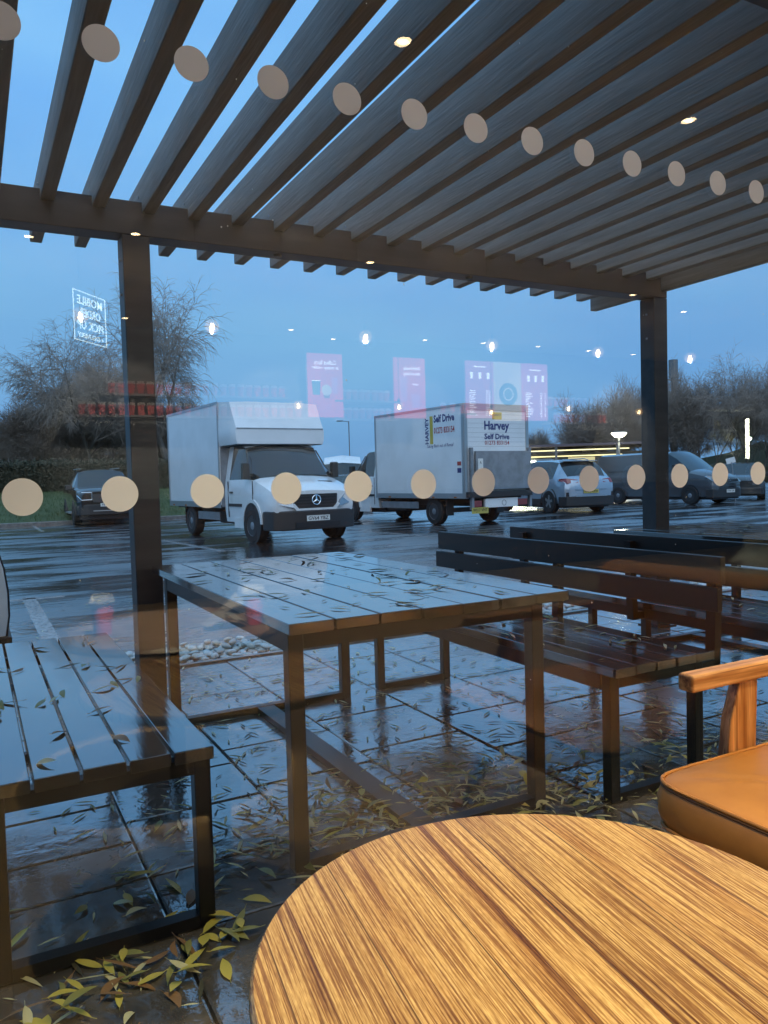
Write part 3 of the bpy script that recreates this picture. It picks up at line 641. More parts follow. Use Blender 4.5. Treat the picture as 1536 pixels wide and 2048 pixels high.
def luton_truck(name, loc, az, wb, label, txt_front, pod=True, lift=False, signs=False, steer=0):
    v = empty(name, (loc[0], loc[1], CPZ), heading(az), label, 'box van')
    panel_van_cab(v, 'white_paint')
    bx0, bx1, zb, zt, hw = -wb-1.36, -1.50, .76, 3.03, 1.08
    BX('box_body', 'panel_white', v, bx0, bx1, -hw, hw, zb, zt, bevel=.02)
    for sd in (1, -1):
        a, b = (hw-.002, hw+.012) if sd > 0 else (-hw-.012, -hw+.002)
        BX('corner_trim', 'alu_trim', v, bx0-.003, bx0+.07, a, b, zb-.06, zt+.01); BX('corner_trim', 'alu_trim', v, bx1-.06, bx1+.004, a, b, zb-.06, zt+.01)
        BX('roof_trim', 'alu_trim', v, bx0+.07, bx1-.06, a, b, zt-.05, zt+.012); BX('sill_trim', 'alu_trim', v, bx0+.07, bx1-.06, a, b, zb-.06, zb+.07)
        if sd > 0 or not signs: pass
        BX('side_guard', 'grey_steel', v, -wb+.62, -1.7, a-.05*sd, b-.05*sd, .42, .60)
        for x in (-wb, 0): wheel(v, x, (.905 if x == 0 else .90)*sd, .355, .23, out=sd, rim='grey_steel', steer=steer if x == 0 else 0)
        BX('mud_guard', 'black_plastic', v, -wb-.50, -wb+.50, min(.74*sd, 1.03*sd), max(.74*sd, 1.03*sd), .70, .755)
        BX('mud_flap', 'black_plastic', v, -wb-.50, -wb-.48, min(.74*sd, .98*sd), max(.74*sd, .98*sd), .25, .70)
        BX('step_panel', 'white_paint', v, -.98, -.40, min(.93*sd, .985*sd), max(.93*sd, .985*sd), .28, .50)
        MB().lathe([(0, -.006), (.43, -.006), (.43, .006), (0, .006)], c=(0, .992*sd, .40), n=26, axis='y').build('arch_liner', 'ink_black', v)
        ar = MB(); n = 12
        for k in range(n):
            t0, t1 = math.pi*(k/n), math.pi*((k+1)/n); y0, y1 = sorted((.985*sd, 1.012*sd))
            ar.quadbox([(r_*math.cos(t), yy, .40+r_*math.sin(t)) for yy in (y0, y1) for r_, t in ((.43, t0), (.50, t0), (.50, t1), (.43, t1))])
        ar.build('wheel_arch', 'white_paint', v, smooth=30)
    for sd in (1, -1): BX('chassis_rail', 'black_plastic', v, bx0+.05, -.5, min(.38*sd, .46*sd), max(.38*sd, .46*sd), .48, .66)
    BX('fuel_tank', 'black_plastic', v, -2.5, -1.5, -.75, .75, .32, .62, bevel=.05); BX('rear_axle', 'black_plastic', v, -wb-.06, -wb+.06, -.8, .8, .30, .42)
    BX('underside', 'ink_black', v, bx0+.1, -1.45, -.9, .9, .66, .75); BX('engine_bay', 'ink_black', v, -1.4, .85, -.72, .72, .26, .60)
    BX('cab_step_gap', 'ink_black', v, -1.50, -1.46, -.8, .8, .7, 2.0)
    for sd in (1, -1):
        a, b = (hw-.001, hw+.022) if sd > 0 else (-hw-.022, -hw+.001)
        for x in (-2.2, -wb-.1, bx0+.35): BX('side_marker', 'amber_lens', v, x-.05, x+.05, a, b, zb-.045, zb-.015)
        a, b = (.996, 1.012) if sd > 0 else (-1.012, -.996)
        BX('rubbing_strip', 'black_plastic', v, -1.25, -.52, a, b, .74, .80)
    BX('dash_paper', 'plate_white', v, -.02, .004, .35, .62, 1.352, 1.362)
    if pod:
        secs = [(-.58, [(1.02, 2.07), (1.05, 2.16), (1.055, 2.36), (1.04, 2.40), (.6, 2.40), (0, 2.40)]),
                (-.70, [(1.06, 2.06), (1.085, 2.16), (1.085, 2.40), (1.04, 2.60), (.6, 2.60), (0, 2.60)]),
                (-.90, [(1.06, 2.06), (1.085, 2.16), (1.085, 2.42), (1.05, 2.98), (.6, 3.0), (0, 3.0)]),
                (-1.55, [(1.06, 2.06), (1.085, 2.16), (1.085, 2.42), (1.06, 3.03), (.6, 3.05), (0, 3.05)])]
        loft(v, secs, lambda i, j: 'body', {'body': 'panel_white'}, smooth=25)
        COL.objects[-1].name = 'luton_pod'
        BX('pod_trim', 'grey_steel', v, -.585, -.565, -1.03, 1.03, 2.395, 2.41)
        BX('pod_underside', 'grey_steel', v, -1.50, -.62, -1.0, 1.0, 2.05, 2.07)
        BX('bulkhead', 'grey_steel', v, -1.498, -1.47, -1.06, 1.06, .72, 2.04)
    else:
        MB().prism([(-1.50, 2.16), (-1.10, 2.16), (-1.22, 2.80), (-1.50, 2.98)], -.80, .80, 'xz').build('wind_deflector', 'white_paint', v, bevel=.05)
    if txt_front: plate(v, 1.012, 0, .50, txt_front)
    r = bx0
    if lift:
        BX('rear_frame', 'alu_trim', v, r-.035, r-.001, -hw, -hw+.10, zb-.06, zt+.012); BX('rear_frame', 'alu_trim', v, r-.035, r-.001, hw-.10, hw, zb-.06, zt+.012)
        BX('rear_header', 'alu_trim', v, r-.035, r-.001, -hw+.10, hw-.10, zt-.15, zt+.012)
        rd = BX('roller_door', 'panel_white', v, r-.018, r-.001, -hw+.10, hw-.10, 1.0, zt-.15)
        for k in range(16):
            z = 1.06+k*.115; BX('door_slat_joint', 'grey_steel', rd, r-.0205, r-.018, -hw+.10, hw-.10, z, z+.004)
        tl = BX('tail_lift', 'grey_steel', v, r-.13, r-.06, -1.06, .80, .90, 1.86, bevel=.008)
        BX('warning_label', 'plate_white', tl, r-.134, r-.130, .58, .74, 1.40, 1.68)
        text('lettering', 'A', 'ink_black', tl, (r-.134, .66, 1.58), (0, -1, 0), (0, 0, 1), .06, .07)
        for y in (.88, -1.075): BX('lift_column', 'grey_steel', v, r-.12, r-.04, y, y+.075, .42, 1.95)
        for z in (.55,): BX('lift_beam', 'white_paint', v, r-.10, r-.02, -.60, .50, z-.10, z+.13, bevel=.01)
        BX('under_beam', 'black_plastic', v, r-.16, r-.03, -1.06, 1.06, .72, .86)
        for yy in (.62, -.92):
            BX('rear_light', 'lamp_red', v, r-.11, r-.03, yy, yy+.32, .48, .64, bevel=.01)
        cb = MB(); cb.lathe([(.06, -.002), (.075, -.002), (.075, .004), (.06, .004)], c=(r-.104, -.12, .56), n=20, axis='x'); cb.build('maker_badge', 'grey_steel', v)
        plate(v, r-.165, .74, .40, 'WJ17 VHT', front=False, w=.53, h=.15)
        yb = BX('number_board', 'sign_yellow', v, r-.022, r-.018, -.17, .15, 2.66, 2.84); text('lettering', 'HARVEY', 'ink_navy', yb, (r-.0225, -.01, 2.77), (0, -1, 0), (0, 0, 1), .26, .05)
        text('lettering', 'Harvey', 'ink_navy', v, (r-.0185, 0, 2.475), (0, -1, 0), (0, 0, 1), .84, .29, bold=.03)
        text('lettering', 'Self Drive', 'ink_navy', v, (r-.0185, 0, 2.232), (0, -1, 0), (0, 0, 1), .84, .145, bold=.03)
        text('lettering', '01273 833154', 'ink_red', v, (r-.0185, 0, 2.075), (0, -1, 0), (0, 0, 1), .82, .105, bold=.012)
    else:
        BX('rear_frame', 'alu_trim', v, r-.03, r-.001, -hw, hw, zb-.06, zt+.012)
    if signs:
        y = hw+.0005; X = lambda d: -wb+d
        text('lettering', 'HARVEY', 'ink_navy', v, (X(.12), y, 2.45), (0, 0, 1), (1, 0, 0), .68, .15, bold=.03)
        BX('yellow_bar', 'sign_yellow', v, X(-.14), X(-.01), y-.002, y+.003, 2.10, 2.82)
        text('lettering', 'Self Drive', 'ink_navy', v, (X(-.60), y, 2.74), (-1, 0, 0), (0, 0, 1), .84, .20, bold=.035)
        text('lettering', '01273 833154', 'ink_red', v, (X(-.60), y, 2.44), (-1, 0, 0), (0, 0, 1), .84, .16, bold=.025)
        text('lettering', 'Taking Back out of Rental', 'ink_navy', v, (X(-.42), y, 2.04), (-1, 0, 0), (0, 0, 1), 1.10, .11, shear=.3)
        BX('sticker', 'ink_red', v, X(-1.25), X(-1.10), y-.002, y+.003, 1.52, 1.62); BX('sticker', 'plate_white', v, X(-1.25), X(-1.10), y-.002, y+.003, 1.46, 1.519); BX('sticker', 'ink_navy', v, X(-1.25), X(-1.10), y-.002, y+.003, 1.34, 1.459)
    return v
luton_truck('box_van', (6.07, 15.42), 175, 3.70, 'white box van facing the window with a rounded pod over its cab', 'GV64 YBZ', pod=True, steer=R(6))
luton_truck('box_van', (11.233, 21.42), -5.7, 4.10, 'white box van seen from behind with blue Harvey Self Drive lettering', None, pod=False, lift=True, signs=True)

# grey panel van at the right
v = empty('panel_van', (23.75, 19.55, CPZ), heading(172), 'grey panel van parked behind the right pergola post', 'van')
secs = [(.92, [(.62, .35), (.72, .45), (.74, .62), (.70, .80), (.55, .93), (.30, .96), (0, .97)]),
        (.80, [(.86, .30), (.90, .45), (.90, .68), (.86, .90), (.66, 1.02), (.34, 1.06), (0, 1.07)]),
        (.45, [(.93, .28), (.96, .50), (.965, .78), (.93, 1.03), (.74, 1.13), (.38, 1.18), (0, 1.19)]),
        (-.05, [(.94, .28), (.97, .55), (.975, .86), (.95, 1.14), (.84, 1.20), (.45, 1.26), (0, 1.28)]),
        (-.62, [(.94, .28), (.975, .55), (.98, .90), (.955, 1.17), (.80, 1.66), (.48, 1.74), (0, 1.77)]),
        (-.98, [(.94, .28), (.975, .55), (.98, .92), (.96, 1.18), (.80, 1.86), (.60, 1.93), (0, 1.96)]),
        (-1.75, [(.94, .28), (.975, .55), (.98, .92), (.96, 1.18), (.84, 1.88), (.64, 1.95), (0, 1.97)]),
        (-1.85, [(.94, .28), (.975, .55), (.98, .92), (.965, 1.18), (.86, 1.88), (.66, 1.95), (0, 1.97)]),
        (-4.0, [(.94, .30), (.975, .55), (.98, .92), (.965, 1.18), (.86, 1.86), (.66, 1.93), (0, 1.95)]),
        (-4.15, [(.90, .32), (.94, .55), (.95, .92), (.93, 1.18), (.82, 1.80), (.60, 1.88), (0, 1.90)])]
loft(v, secs, lambda i, j: 'windscreen' if i in (3, 4) and j in (4, 5) else ('side_window' if i in (3, 4, 5) and j == 3 else 'body'), {'body': 'paint_grey'})
for sd in (1, -1):
    for x in (-3.1, 0): wheel(v, x, .885*sd, .33, .22, out=sd, rim='rim_dark')
    for x in (-3.1, 0): arch(v, x, .965*sd, .36, side=sd, m='paint_grey')
    a, b = sorted((.975*sd, .988*sd)); BX('side_rail', 'black_plastic', v, -3.9, -1.9, a, b, 1.24, 1.26); BX('door_seam', 'ink_black', v, -1.84, -1.83, a, b, .4, 1.85)
    mirror(v, -.55, .93*sd, 1.30, sd, True)
    m = MB(); hp = [(.40, .84, .90), (.72, .86, .84), (.80, .86, .70), (1.02, .82, .50)]
    m.v = [(.945, .58*sd, .80), (.90, .84*sd, .78), (.62, .975*sd, .98), (.66, .93*sd, 1.03), (.87, .62*sd, .95)] ; m.v += [(p[0]-.06, p[1]*.97, p[2]) for p in m.v]; m.f = [(0, 1, 2, 3, 4), (9, 8, 7, 6, 5)] + [(k, (k+1) % 5, 5+(k+1) % 5, 5+k) for k in range(5)]
    m.build('headlight', 'headlamp', v)
MB().prism([(-.60, .80), (.60, .80), (.52, .90), (-.52, .90)], .90, .945, 'yz').build('grille', 'black_plastic', v)
BX('chrome_bar', 'chrome', v, .945, .96, -.50, .50, .835, .86)
MB().lathe([(.055, 0), (.075, 0), (.075, .012), (.055, .012)], c=(.955, 0, .85), n=20, axis='x').build('round_badge', 'chrome', v)
for z in (.58, .64, .70, .75): BX('grille_bar', 'black_plastic', v, .93, .955, -.62, .62, z-.012, z+.012)
MB().prism([(.60, -.97), (.86, -.90), (.96, -.6), (.98, 0), (.96, .6), (.86, .90), (.60, .97)], .24, .56).build('bumper', 'black_plastic', v, bevel=.03)
plate(v, .985, 0, .47, 'LV66 LJK')
BX('underbody', 'ink_black', v, -4, .8, -.85, .85, .18, .34)

# blue-silver hatch seen from behind
v = empty('parked_car', (17.14+2.58*1.06*math.sin(R(6.4)), 19.18+2.58*1.06*math.cos(R(6.4)), CPZ), heading(6.4), 'pale blue silver hatchback seen from behind, right of the lettered box van', 'car'); v.scale = (1.06, 1.06, 1.06)
RB = [(-3.42, [(.62, .38), (.70, .50), (.72, .66), (.70, .86), (.60, .94), (.35, .97), (0, .98)]),
      (-3.34, [(.78, .32), (.84, .48), (.86, .70), (.84, .90), (.70, 1.00), (.38, 1.04), (0, 1.05)]),
      (-3.20, [(.86, .30), (.89, .50), (.895, .76), (.875, .98), (.66, 1.08), (.34, 1.10), (0, 1.11)]),
      (-2.98, [(.87, .30), (.90, .50), (.905, .78), (.885, 1.02), (.69, 1.34), (.38, 1.38), (0, 1.40)]),
      (-2.78, [(.87, .30), (.90, .50), (.905, .78), (.885, 1.02), (.64, 1.50), (.40, 1.535), (0, 1.55)]),
      (-2.35, [(.87, .30), (.90, .50), (.905, .78), (.885, 1.00), (.64, 1.54), (.42, 1.585), (0, 1.60)]),
      (-1.35, [(.87, .30), (.90, .50), (.905, .78), (.885, .98), (.66, 1.56), (.42, 1.60), (0, 1.62)]),
      (-.75, [(.87, .30), (.90, .50), (.905, .78), (.88, .98), (.66, 1.42), (.42, 1.46), (0, 1.48)]),
      (.10, [(.87, .30), (.90, .50), (.90, .78), (.86, .96), (.70, 1.00), (.42, 1.03), (0, 1.04)]),
      (.70, [(.82, .30), (.86, .48), (.86, .70), (.80, .84), (.60, .90), (.3, .92), (0, .93)]),
      (.88, [(.66, .36), (.70, .45), (.70, .60), (.64, .72), (.5, .76), (.3, .78), (0, .78)])]
def g_mg(i, j):
    if i in (2, 3) and j in (4, 5): return 'rear_window'
    if i == 2 and j == 4: return 'rear_window'
    if i in (4, 5, 6, 7) and j == 3: return 'side_window'
    if i == 7 and j in (4, 5): return 'windscreen'
    return 'body'
loft(v, RB, g_mg, {'body': 'paint_blue_silver'})
for sd in (1, -1):
    for x in (-2.58, 0): wheel(v, x, .812*sd, .345, .21, out=sd, rim='rim_silver', spokes=5); arch(v, x, .892*sd, .375, side=sd)
    lm = MB(); lm.v = [(-3.43, .44*sd, .90), (-3.40, .80*sd, .88), (-3.14, .925*sd, .96), (-3.17, .915*sd, 1.02), (-3.32, .78*sd, 1.03), (-3.40, .44*sd, .99)]; lm.v += [(p[0]+.10, p[1]*.97, p[2]) for p in lm.v]
    lm.f = [(0, 1, 2, 3, 4, 5), (11, 10, 9, 8, 7, 6)] + [(k, (k+1) % 6, 6+(k+1) % 6, 6+k) for k in range(6)]; lm.build('rear_light', 'lamp_red', v)
    rr = MB().tube((-2.5, .60*sd, 1.575), (-2.3, .61*sd, 1.62), .014).tube((-2.3, .61*sd, 1.62), (-1.1, .61*sd, 1.62), .014).tube((-1.1, .61*sd, 1.62), (-.95, .60*sd, 1.56), .014); rr.build('roof_rail', 'alu_trim', v)
    BX('sill_trim', 'alu_trim', v, -2.1, -.5, min(.90*sd, .915*sd), max(.90*sd, .915*sd), .36, .385)
    mirror(v, -.55, .86*sd, 1.04, sd, False)
    BX('bumper_vent', 'ink_black', v, -3.40, -3.36, min(.62*sd, .82*sd), max(.62*sd, .82*sd), .50, .62)
MB().prism([(-3.46, -.60), (-3.40, -.84), (-3.1, -.92), (-3.1, .92), (-3.40, .84), (-3.46, .60)], .22, .50).build('bumper', 'black_plastic', v, bevel=.02)
BX('bumper_trim', 'alu_trim', v, -3.475, -3.458, -.55, .55, .49, .51); BX('side_cladding', 'black_plastic', v, -2.15, -.45, -.915, .915, .24, .42); BX('spoiler', 'paint_blue_silver', v, -2.95, -2.72, -.60, .60, 1.535, 1.56); MB().prism([(-2.0, 1.61), (-1.9, 1.61), (-2.02, 1.68)], -.01, .01, 'xz').build('aerial', 'ink_black', v)
plate(v, -3.44, 0, .64, 'FA73 UFH', front=False); BX('tailgate_step', 'paint_blue_silver', v, -3.44, -3.34, -.55, .55, .69, .72)
BX('underbody', 'ink_black', v, -3.2, .7, -.8, .8, .16, .34)

# black off-roader facing us at the left
v = empty('parked_car', (3.86, 26.75, CPZ), heading(181), 'black off-roader parked facing the window on the left by the grass', 'car')
secs = [(.93, [(.72, .42), (.80, .55), (.82, .78), (.78, .98), (.60, 1.06), (.30, 1.08), (0, 1.09)]),
        (.80, [(.90, .38), (.93, .55), (.94, .82), (.88, 1.05), (.66, 1.14), (.34, 1.16), (0, 1.17)]),
        (.25, [(.95, .36), (.97, .60), (.975, .90), (.90, 1.12), (.74, 1.18), (.4, 1.20), (0, 1.21)]),
        (-.28, [(.95, .36), (.97, .60), (.975, .92), (.93, 1.17), (.80, 1.22), (.42, 1.25), (0, 1.26)]),
        (-.95, [(.95, .36), (.97, .60), (.975, .94), (.94, 1.19), (.70, 1.72), (.45, 1.78), (0, 1.80)]),
        (-1.9, [(.95, .36), (.97, .60), (.975, .94), (.94, 1.20), (.70, 1.78), (.45, 1.83), (0, 1.85)]),
        (-3.6, [(.95, .36), (.97, .60), (.975, .94), (.94, 1.20), (.68, 1.74), (.44, 1.79), (0, 1.81)]),
        (-3.85, [(.90, .40), (.93, .60), (.94, .94), (.90, 1.18), (.66, 1.50), (.4, 1.52), (0, 1.53)])]
loft(v, secs, lambda i, j: 'windscreen' if i == 3 and j in (4, 5) else ('side_window' if i in (3, 4, 5) and j == 3 else 'body'), {'body': 'paint_black'})
for sd in (1, -1):
    for x in (-2.9, 0): wheel(v, x, .87*sd, .38, .25, out=sd, rim='rim_dark', spokes=6); arch(v, x, .965*sd, .42, side=sd)
    mirror(v, -.50, .93*sd, 1.22, sd, False)
    lm = MB(); lm.v = [(.915, .46*sd, .86), (.90, .78*sd, .84), (.72, .93*sd, .98), (.74, .90*sd, 1.05), (.86, .66*sd, 1.05), (.92, .46*sd, 1.03)]; lm.v += [(p[0]-.05, p[1]*.97, p[2]) for p in lm.v]; lm.f = [(0, 1, 2, 3, 4, 5), (11, 10, 9, 8, 7, 6)] + [(k, (k+1) % 6, 6+(k+1) % 6, 6+k) for k in range(6)]
    lm.build('headlight', 'ink_black', v)
    c_ = MB().tube((.95, .50*sd, .83), (.93, .80*sd, .82), .012).tube((.93, .80*sd, .82), (.80, .93*sd, .97), .012).tube((.95, .50*sd, 1.05), (.93, .50*sd, .83), .012).tube((.95, .50*sd, 1.05), (.88, .80*sd, 1.06), .010); c_.build('light_bar', 'chrome', v)
    MB().tube((-.95, .62*sd, 1.84), (-3.2, .62*sd, 1.86), .018).build('roof_rail', 'alu_trim', v); BX('side_step', 'alu_trim', v, -2.2, -.7, min(.95*sd, 1.03*sd), max(.95*sd, 1.03*sd), .36, .40)
MB().prism([(-.46, .74), (.46, .74), (.48, 1.0), (-.48, 1.0)], .925, .96, 'yz').build('grille', 'rim_dark', v)
BX('grille_bar', 'chrome', v, .962, .975, -.28, -.08, .895, .92); BX('grille_bar', 'chrome', v, .962, .975, .08, .28, .895, .92)
MB().lathe([(0, 0), (.075, 0), (.075, .015), (0, .015)], c=(.965, 0, .905), n=20, axis='x').build('oval_badge', 'ink_navy', v)
MB().prism([(.60, -.97), (.90, -.86), (.98, -.6), (1.0, 0), (.98, .6), (.90, .86), (.60, .97)], .34, .68).build('bumper', 'black_plastic', v, bevel=.03)
BX('skid_trim', 'alu_trim', v, .995, 1.015, -.48, .48, .46, .49); plate(v, 1.0, 0, .66, 'YP74 EZL'); BX('underbody', 'ink_black', v, -3.6, .8, -.85, .85, .2, .38)

# simplified background cars (same loft, fewer trims)
def bg_car(name, loc, az, paint, label, cat, hood=True, H=1.45, L=4.3, glassdark=True):
    v = empty(name, (*loc, CPZ), heading(az), label, cat)
    if hood:
        s_ = [(.85, [(.66, .34), (.72, .45), (.72, .6), (.66, .72), (.5, .76), (0, .78)]), (.70, [(.84, .3), (.88, .48), (.88, .68), (.82, .82), (.6, .88), (0, .90)]),
              (0, [(.88, .3), (.91, .5), (.91, .78), (.86, .94), (.7, .98), (0, 1.0)]), (-.72, [(.88, .3), (.91, .5), (.91, .8), (.88, .96), (.64, H-.08), (0, H-.04)]),
              (-1.6, [(.88, .3), (.91, .5), (.91, .8), (.88, .97), (.64, H-.03), (0, H)]), (-L+1.7, [(.88, .3), (.91, .5), (.91, .8), (.88, .97), (.62, H-.10), (0, H-.07)]),
              (-L+1.1, [(.88, .3), (.91, .5), (.91, .8), (.86, .97), (.7, 1.04), (0, 1.06)]), (-L+.9, [(.78, .34), (.82, .5), (.82, .75), (.78, .9), (.6, .95), (0, .97)])]
        loft(v, s_, lambda i, j: 'windscreen' if i == 2 and j == 4 else ('rear_window' if i == 5 and j == 4 else ('side_window' if i in (2, 3, 4, 5) and j == 3 else 'body')), {'body': paint})
    else:
        s_ = [(.92, [(.70, .42), (.80, .55), (.82, .78), (.78, .98), (.60, 1.04), (0, 1.06)]), (.70, [(.93, .38), (.96, .55), (.97, .82), (.92, 1.08), (.70, 1.16), (0, 1.20)]),
              (.10, [(.96, .36), (.99, .60), (1.0, .95), (.95, 1.28), (.82, 1.34), (0, 1.38)]), (-.62, [(.96, .36), (.99, .60), (1.0, 1.0), (.95, 1.32), (.84, H-.42), (0, H-.35)]),
              (-1.1, [(.96, .36), (.99, .60), (1.0, 1.0), (.96, 1.32), (.82, H-.10), (0, H)]), (-L+1, [(.96, .36), (.99, .60), (1.0, 1.0), (.96, 1.32), (.84, H-.10), (0, H)])]
        loft(v, s_, lambda i, j: 'windscreen' if i == 2 and j == 4 else ('side_window' if i in (2, 3, 4) and j == 3 else 'body'), {'body': paint})
        BX('grille', 'ink_black', v, .90, .94, -.5, .5, .72, .95)
    for sd in (1, -1):
        for x in (-L+1.65, 0): wheel(v, x, (.82 if hood else .895)*sd, .33, .21, out=sd); MB().lathe([(0, -.01), (.38, -.01), (.38, .008), (0, .008)], c=(x, .905*sd if hood else .985*sd, .36), n=20, axis='y').build('arch_liner', 'ink_black', v)
        mirror(v, -.45, .88*sd, 1.0 if hood else 1.42, sd, not hood)
        BX('headlight', 'headlamp', v, .78, .87, min(.45*sd, .72*sd), max(.45*sd, .72*sd), .60 if hood else .82, .70 if hood else .98)
    MB().prism([(.55, -.9), (.88, -.75), (.93, 0), (.88, .75), (.55, .9)], .26, .50).build('bumper', 'black_plastic' if not hood else paint, v, bevel=.02)
    BX('underbody', 'ink_black', v, -L+1.2, .6, -.8, .8, .18, .34)
    return v
bg_car('minibus', (14.75, 31.6), 205, 'white_paint', 'white minibus far back between the two box vans', 'minibus', hood=False, H=2.36, L=5.5)
bg_car('parked_car', (13.25, 27.9), 198, 'white_paint', 'white low car in front of the distant minibus', 'car')
bg_car('parked_car', (27.0, 20.6), 232, 'paint_dark', 'dark car at the right edge beyond the grey van', 'car', H=1.5)
bg_car('parked_car', (30.5, 16.2), 220, 'paint_dark', 'dark car furthest right, mostly out of the picture', 'car', H=1.5)
v = empty('litter_bin', (-.085, 5.90, 0), 0, 'dark bin with a pale bulging panel at the left edge of the picture', 'bin')
BX('base', 'slat_timber', v, -.25, .285, -.15, .35, 0, .20, bevel=.008)
MB().prism([(.235, .20), (.262, .20), (.282, .34), (.282, .50), (.262, .66), (.225, .80), (.20, .80), (.20, .20)], -.10, .30, 'xz').build('body', 'slat_timber', v)
MB().prism([(-.25, .205), (.246, .205), (.268, .34), (.268, .50), (.250, .66), (.212, .815), (-.25, .815)], -.145, -.09, 'xz').build('panel', 'panel_white', v, bevel=.006)

# ------------------------------------------------------------------ trees
def grow(m, p, d, L, r, depth, rng, droop, spread, tw):
    segs = 3 if depth > 1 else 2
    for s in range(segs):
        nd = (d + Vector((rng.gauss(0, .11), rng.gauss(0, .11), rng.gauss(0, .07)))).normalized()
        if droop and depth <= 2: nd = (nd + Vector((0, 0, -droop*(3-depth)*.42))).normalized()
        elif depth > 1: nd = (nd + Vector((0, 0, .07))).normalized()
        q = p + nd*L/segs; r2 = r*(.86 if depth > 0 else .6)
        (m if depth > 3 else tw).tube(p, q, r, r2, n=6 if depth > 4 else 3, caps=False)
        p, d, r = q, nd, r2
        if depth > 0 and (s > 0 or depth < 5):
            for _ in range(2):
                a = rng.uniform(0, 2*math.pi); side = d.orthogonal().normalized(); side.rotate(Matrix.Rotation(a, 3, d))
                nd2 = (d*rng.uniform(.5, 1.0) + side*spread*rng.uniform(.5, 1.0)).normalized()
                grow(m, p, nd2, L*rng.uniform(.55, .74), max(r*.60, .0075), depth-1, rng, droop, spread, tw)
    if depth > 1: grow(m, p, d, L*.72, r*.8, depth-1, rng, droop, spread, tw)
TREES = {}
def tree_mesh(key, seed, stems, droop, spread, L, r, depth, twm):
    rng = random.Random(seed); tr, tw = MB(), MB()
    for k in range(stems):
        a = rng.uniform(0, 2*math.pi); ln = .0 if stems == 1 else rng.uniform(.15, .55)
        grow(tr, Vector((.12*math.cos(a)*(stems > 1), .12*math.sin(a)*(stems > 1), -.2)), Vector((math.cos(a)*ln, math.sin(a)*ln, 1)).normalized(), L*rng.uniform(.85, 1.1), r*(1 if stems == 1 else .7), depth, rng, droop, spread, tw)
    zmax = max(v[2] for v in tw.v); print('TREE', key, len(tw.f), round(zmax, 1))
    TREES[key] = (tr.mesh('trunk', 'bark'), tw.mesh('crown', twm), zmax)
def leanmesh(): pass
tree_mesh('birch', 3, 1, .30, .62, 3.4, .15, 5, 'twig')
tree_mesh('birch2', 11, 2, .26, .66, 3.0, .13, 5, 'twig')
tree_mesh('round', 5, 3, 0, .85, 2.3, .12, 5, 'twig_dark')
tree_mesh('round2', 8, 4, 0, .80, 2.2, .10, 5, 'twig_dark')
tree_mesh('ash', 21, 2, 0, .70, 2.6, .12, 5, 'twig')
def tree(kind, x, y, z, h, label, group=None, wide=1.0, rz=0):
    tr, tw, zm = TREES[kind]; s = h/zm
    t = empty('bare_tree', (x, y, z), rz, label, 'tree', group); t.scale = (s*wide, s*wide, s)
    a = bpy.data.objects.new('trunk', tr); COL.objects.link(a); a.parent = t
    b = bpy.data.objects.new('crown', tw); COL.objects.link(b); b.parent = t
tree('birch2', 5.9, 41.5, 1.0, 8.6, 'bare birch with drooping twigs left of the left pergola post', wide=1.0, rz=1.0)
tree('birch', 8.9, 39.2, 1.0, 11.2, 'tallest bare birch with weeping twigs behind the left pergola post', wide=.95, rz=.4)
for i, (x, y, h, k, w) in enumerate([(1.7, 46.5, 4.0, 'round2', 1.3), (2.9, 45, 5.0, 'round', 1.25), (4.2, 44, 5.6, 'round2', 1.3), (6.8, 44.5, 6.8, 'round', 1.15), (8.2, 45, 6.0, 'round2', 1.1), (10.2, 44, 5.2, 'round', 1.2)]):
    tree(k, x, y, 1.0, h, '%s bushy bare tree from the left behind the dark clipped hedge' % 'first second third fourth fifth sixth seventh eighth ninth tenth eleventh'.split()[i], 'bare trees behind the hedge', w, i*1.3)
for i, (px_, D, h, k, w) in enumerate([(36.9, 66, 4.4, 'ash', .9), (39.0, 62, 4.8, 'round', .9), (41.6, 60, 6.0, 'ash', .9), (43.6, 57, 7.0, 'round2', .8), (45.4, 56, 8.0, 'ash', .75), (47.0, 56, 7.6, 'birch2', .8), (48.8, 55, 8.8, 'ash', .7), (50.4, 54, 7.9, 'round2', .7), (52.0, 54, 7.2, 'ash', .75), (53.7, 54, 8.7, 'birch2', .85), (55.4, 55, 8.4, 'ash', .9)]):
    a = R(px_); tree(k, D*math.sin(a), D*math.cos(a), .2, h, '%s bare tree from the left in the row beyond the car park' % 'first second third fourth fifth sixth seventh eighth ninth tenth eleventh'.split()[i], 'bare trees beyond the car park', w, i*2.1)
tree('round', 31, 66, .2, 3.2, 'small distant bare tree seen between the two box vans', None, 1.2)

# hedge: ragged leaf cards over a dark core
def hedge(x0, x1, y0, y1, z0, z1, label, n):
    h = empty('hedge', ((x0+x1)/2, (y0+y1)/2, z0), 0, label, 'hedge'); cx, cy = (x0+x1)/2, (y0+y1)/2
    MB().box(x0-cx+.1, x1-cx-.1, y0-cy+.15, y1-cy-.1, -.3, z1-z0-.15).build('branches', 'hedge_dark', h)
    m = MB()
    for _ in range(n):
        t = random.random()
        if t < .6: p = Vector((random.uniform(x0, x1), y0+random.uniform(-.08, .15), random.uniform(z0, z1)))
        else: p = Vector((random.uniform(x0, x1), random.uniform(y0, y1), z1+random.gauss(-.05, .10)))
        p -= Vector((cx, cy, z0)); s = random.uniform(.05, .11); a = Vector((random.gauss(0, 1), random.gauss(0, 1), random.gauss(0, 1))).normalized(); b = a.orthogonal().normalized(); k = len(m.v)
        m.v += [tuple(p-a*s), tuple(p+b*s*.5), tuple(p+a*s), tuple(p-b*s*.5)]; m.f.append((k, k+1, k+2, k+3))
    o = m.build('foliage', 'hedge_dark', h); o['kind'] = 'stuff'
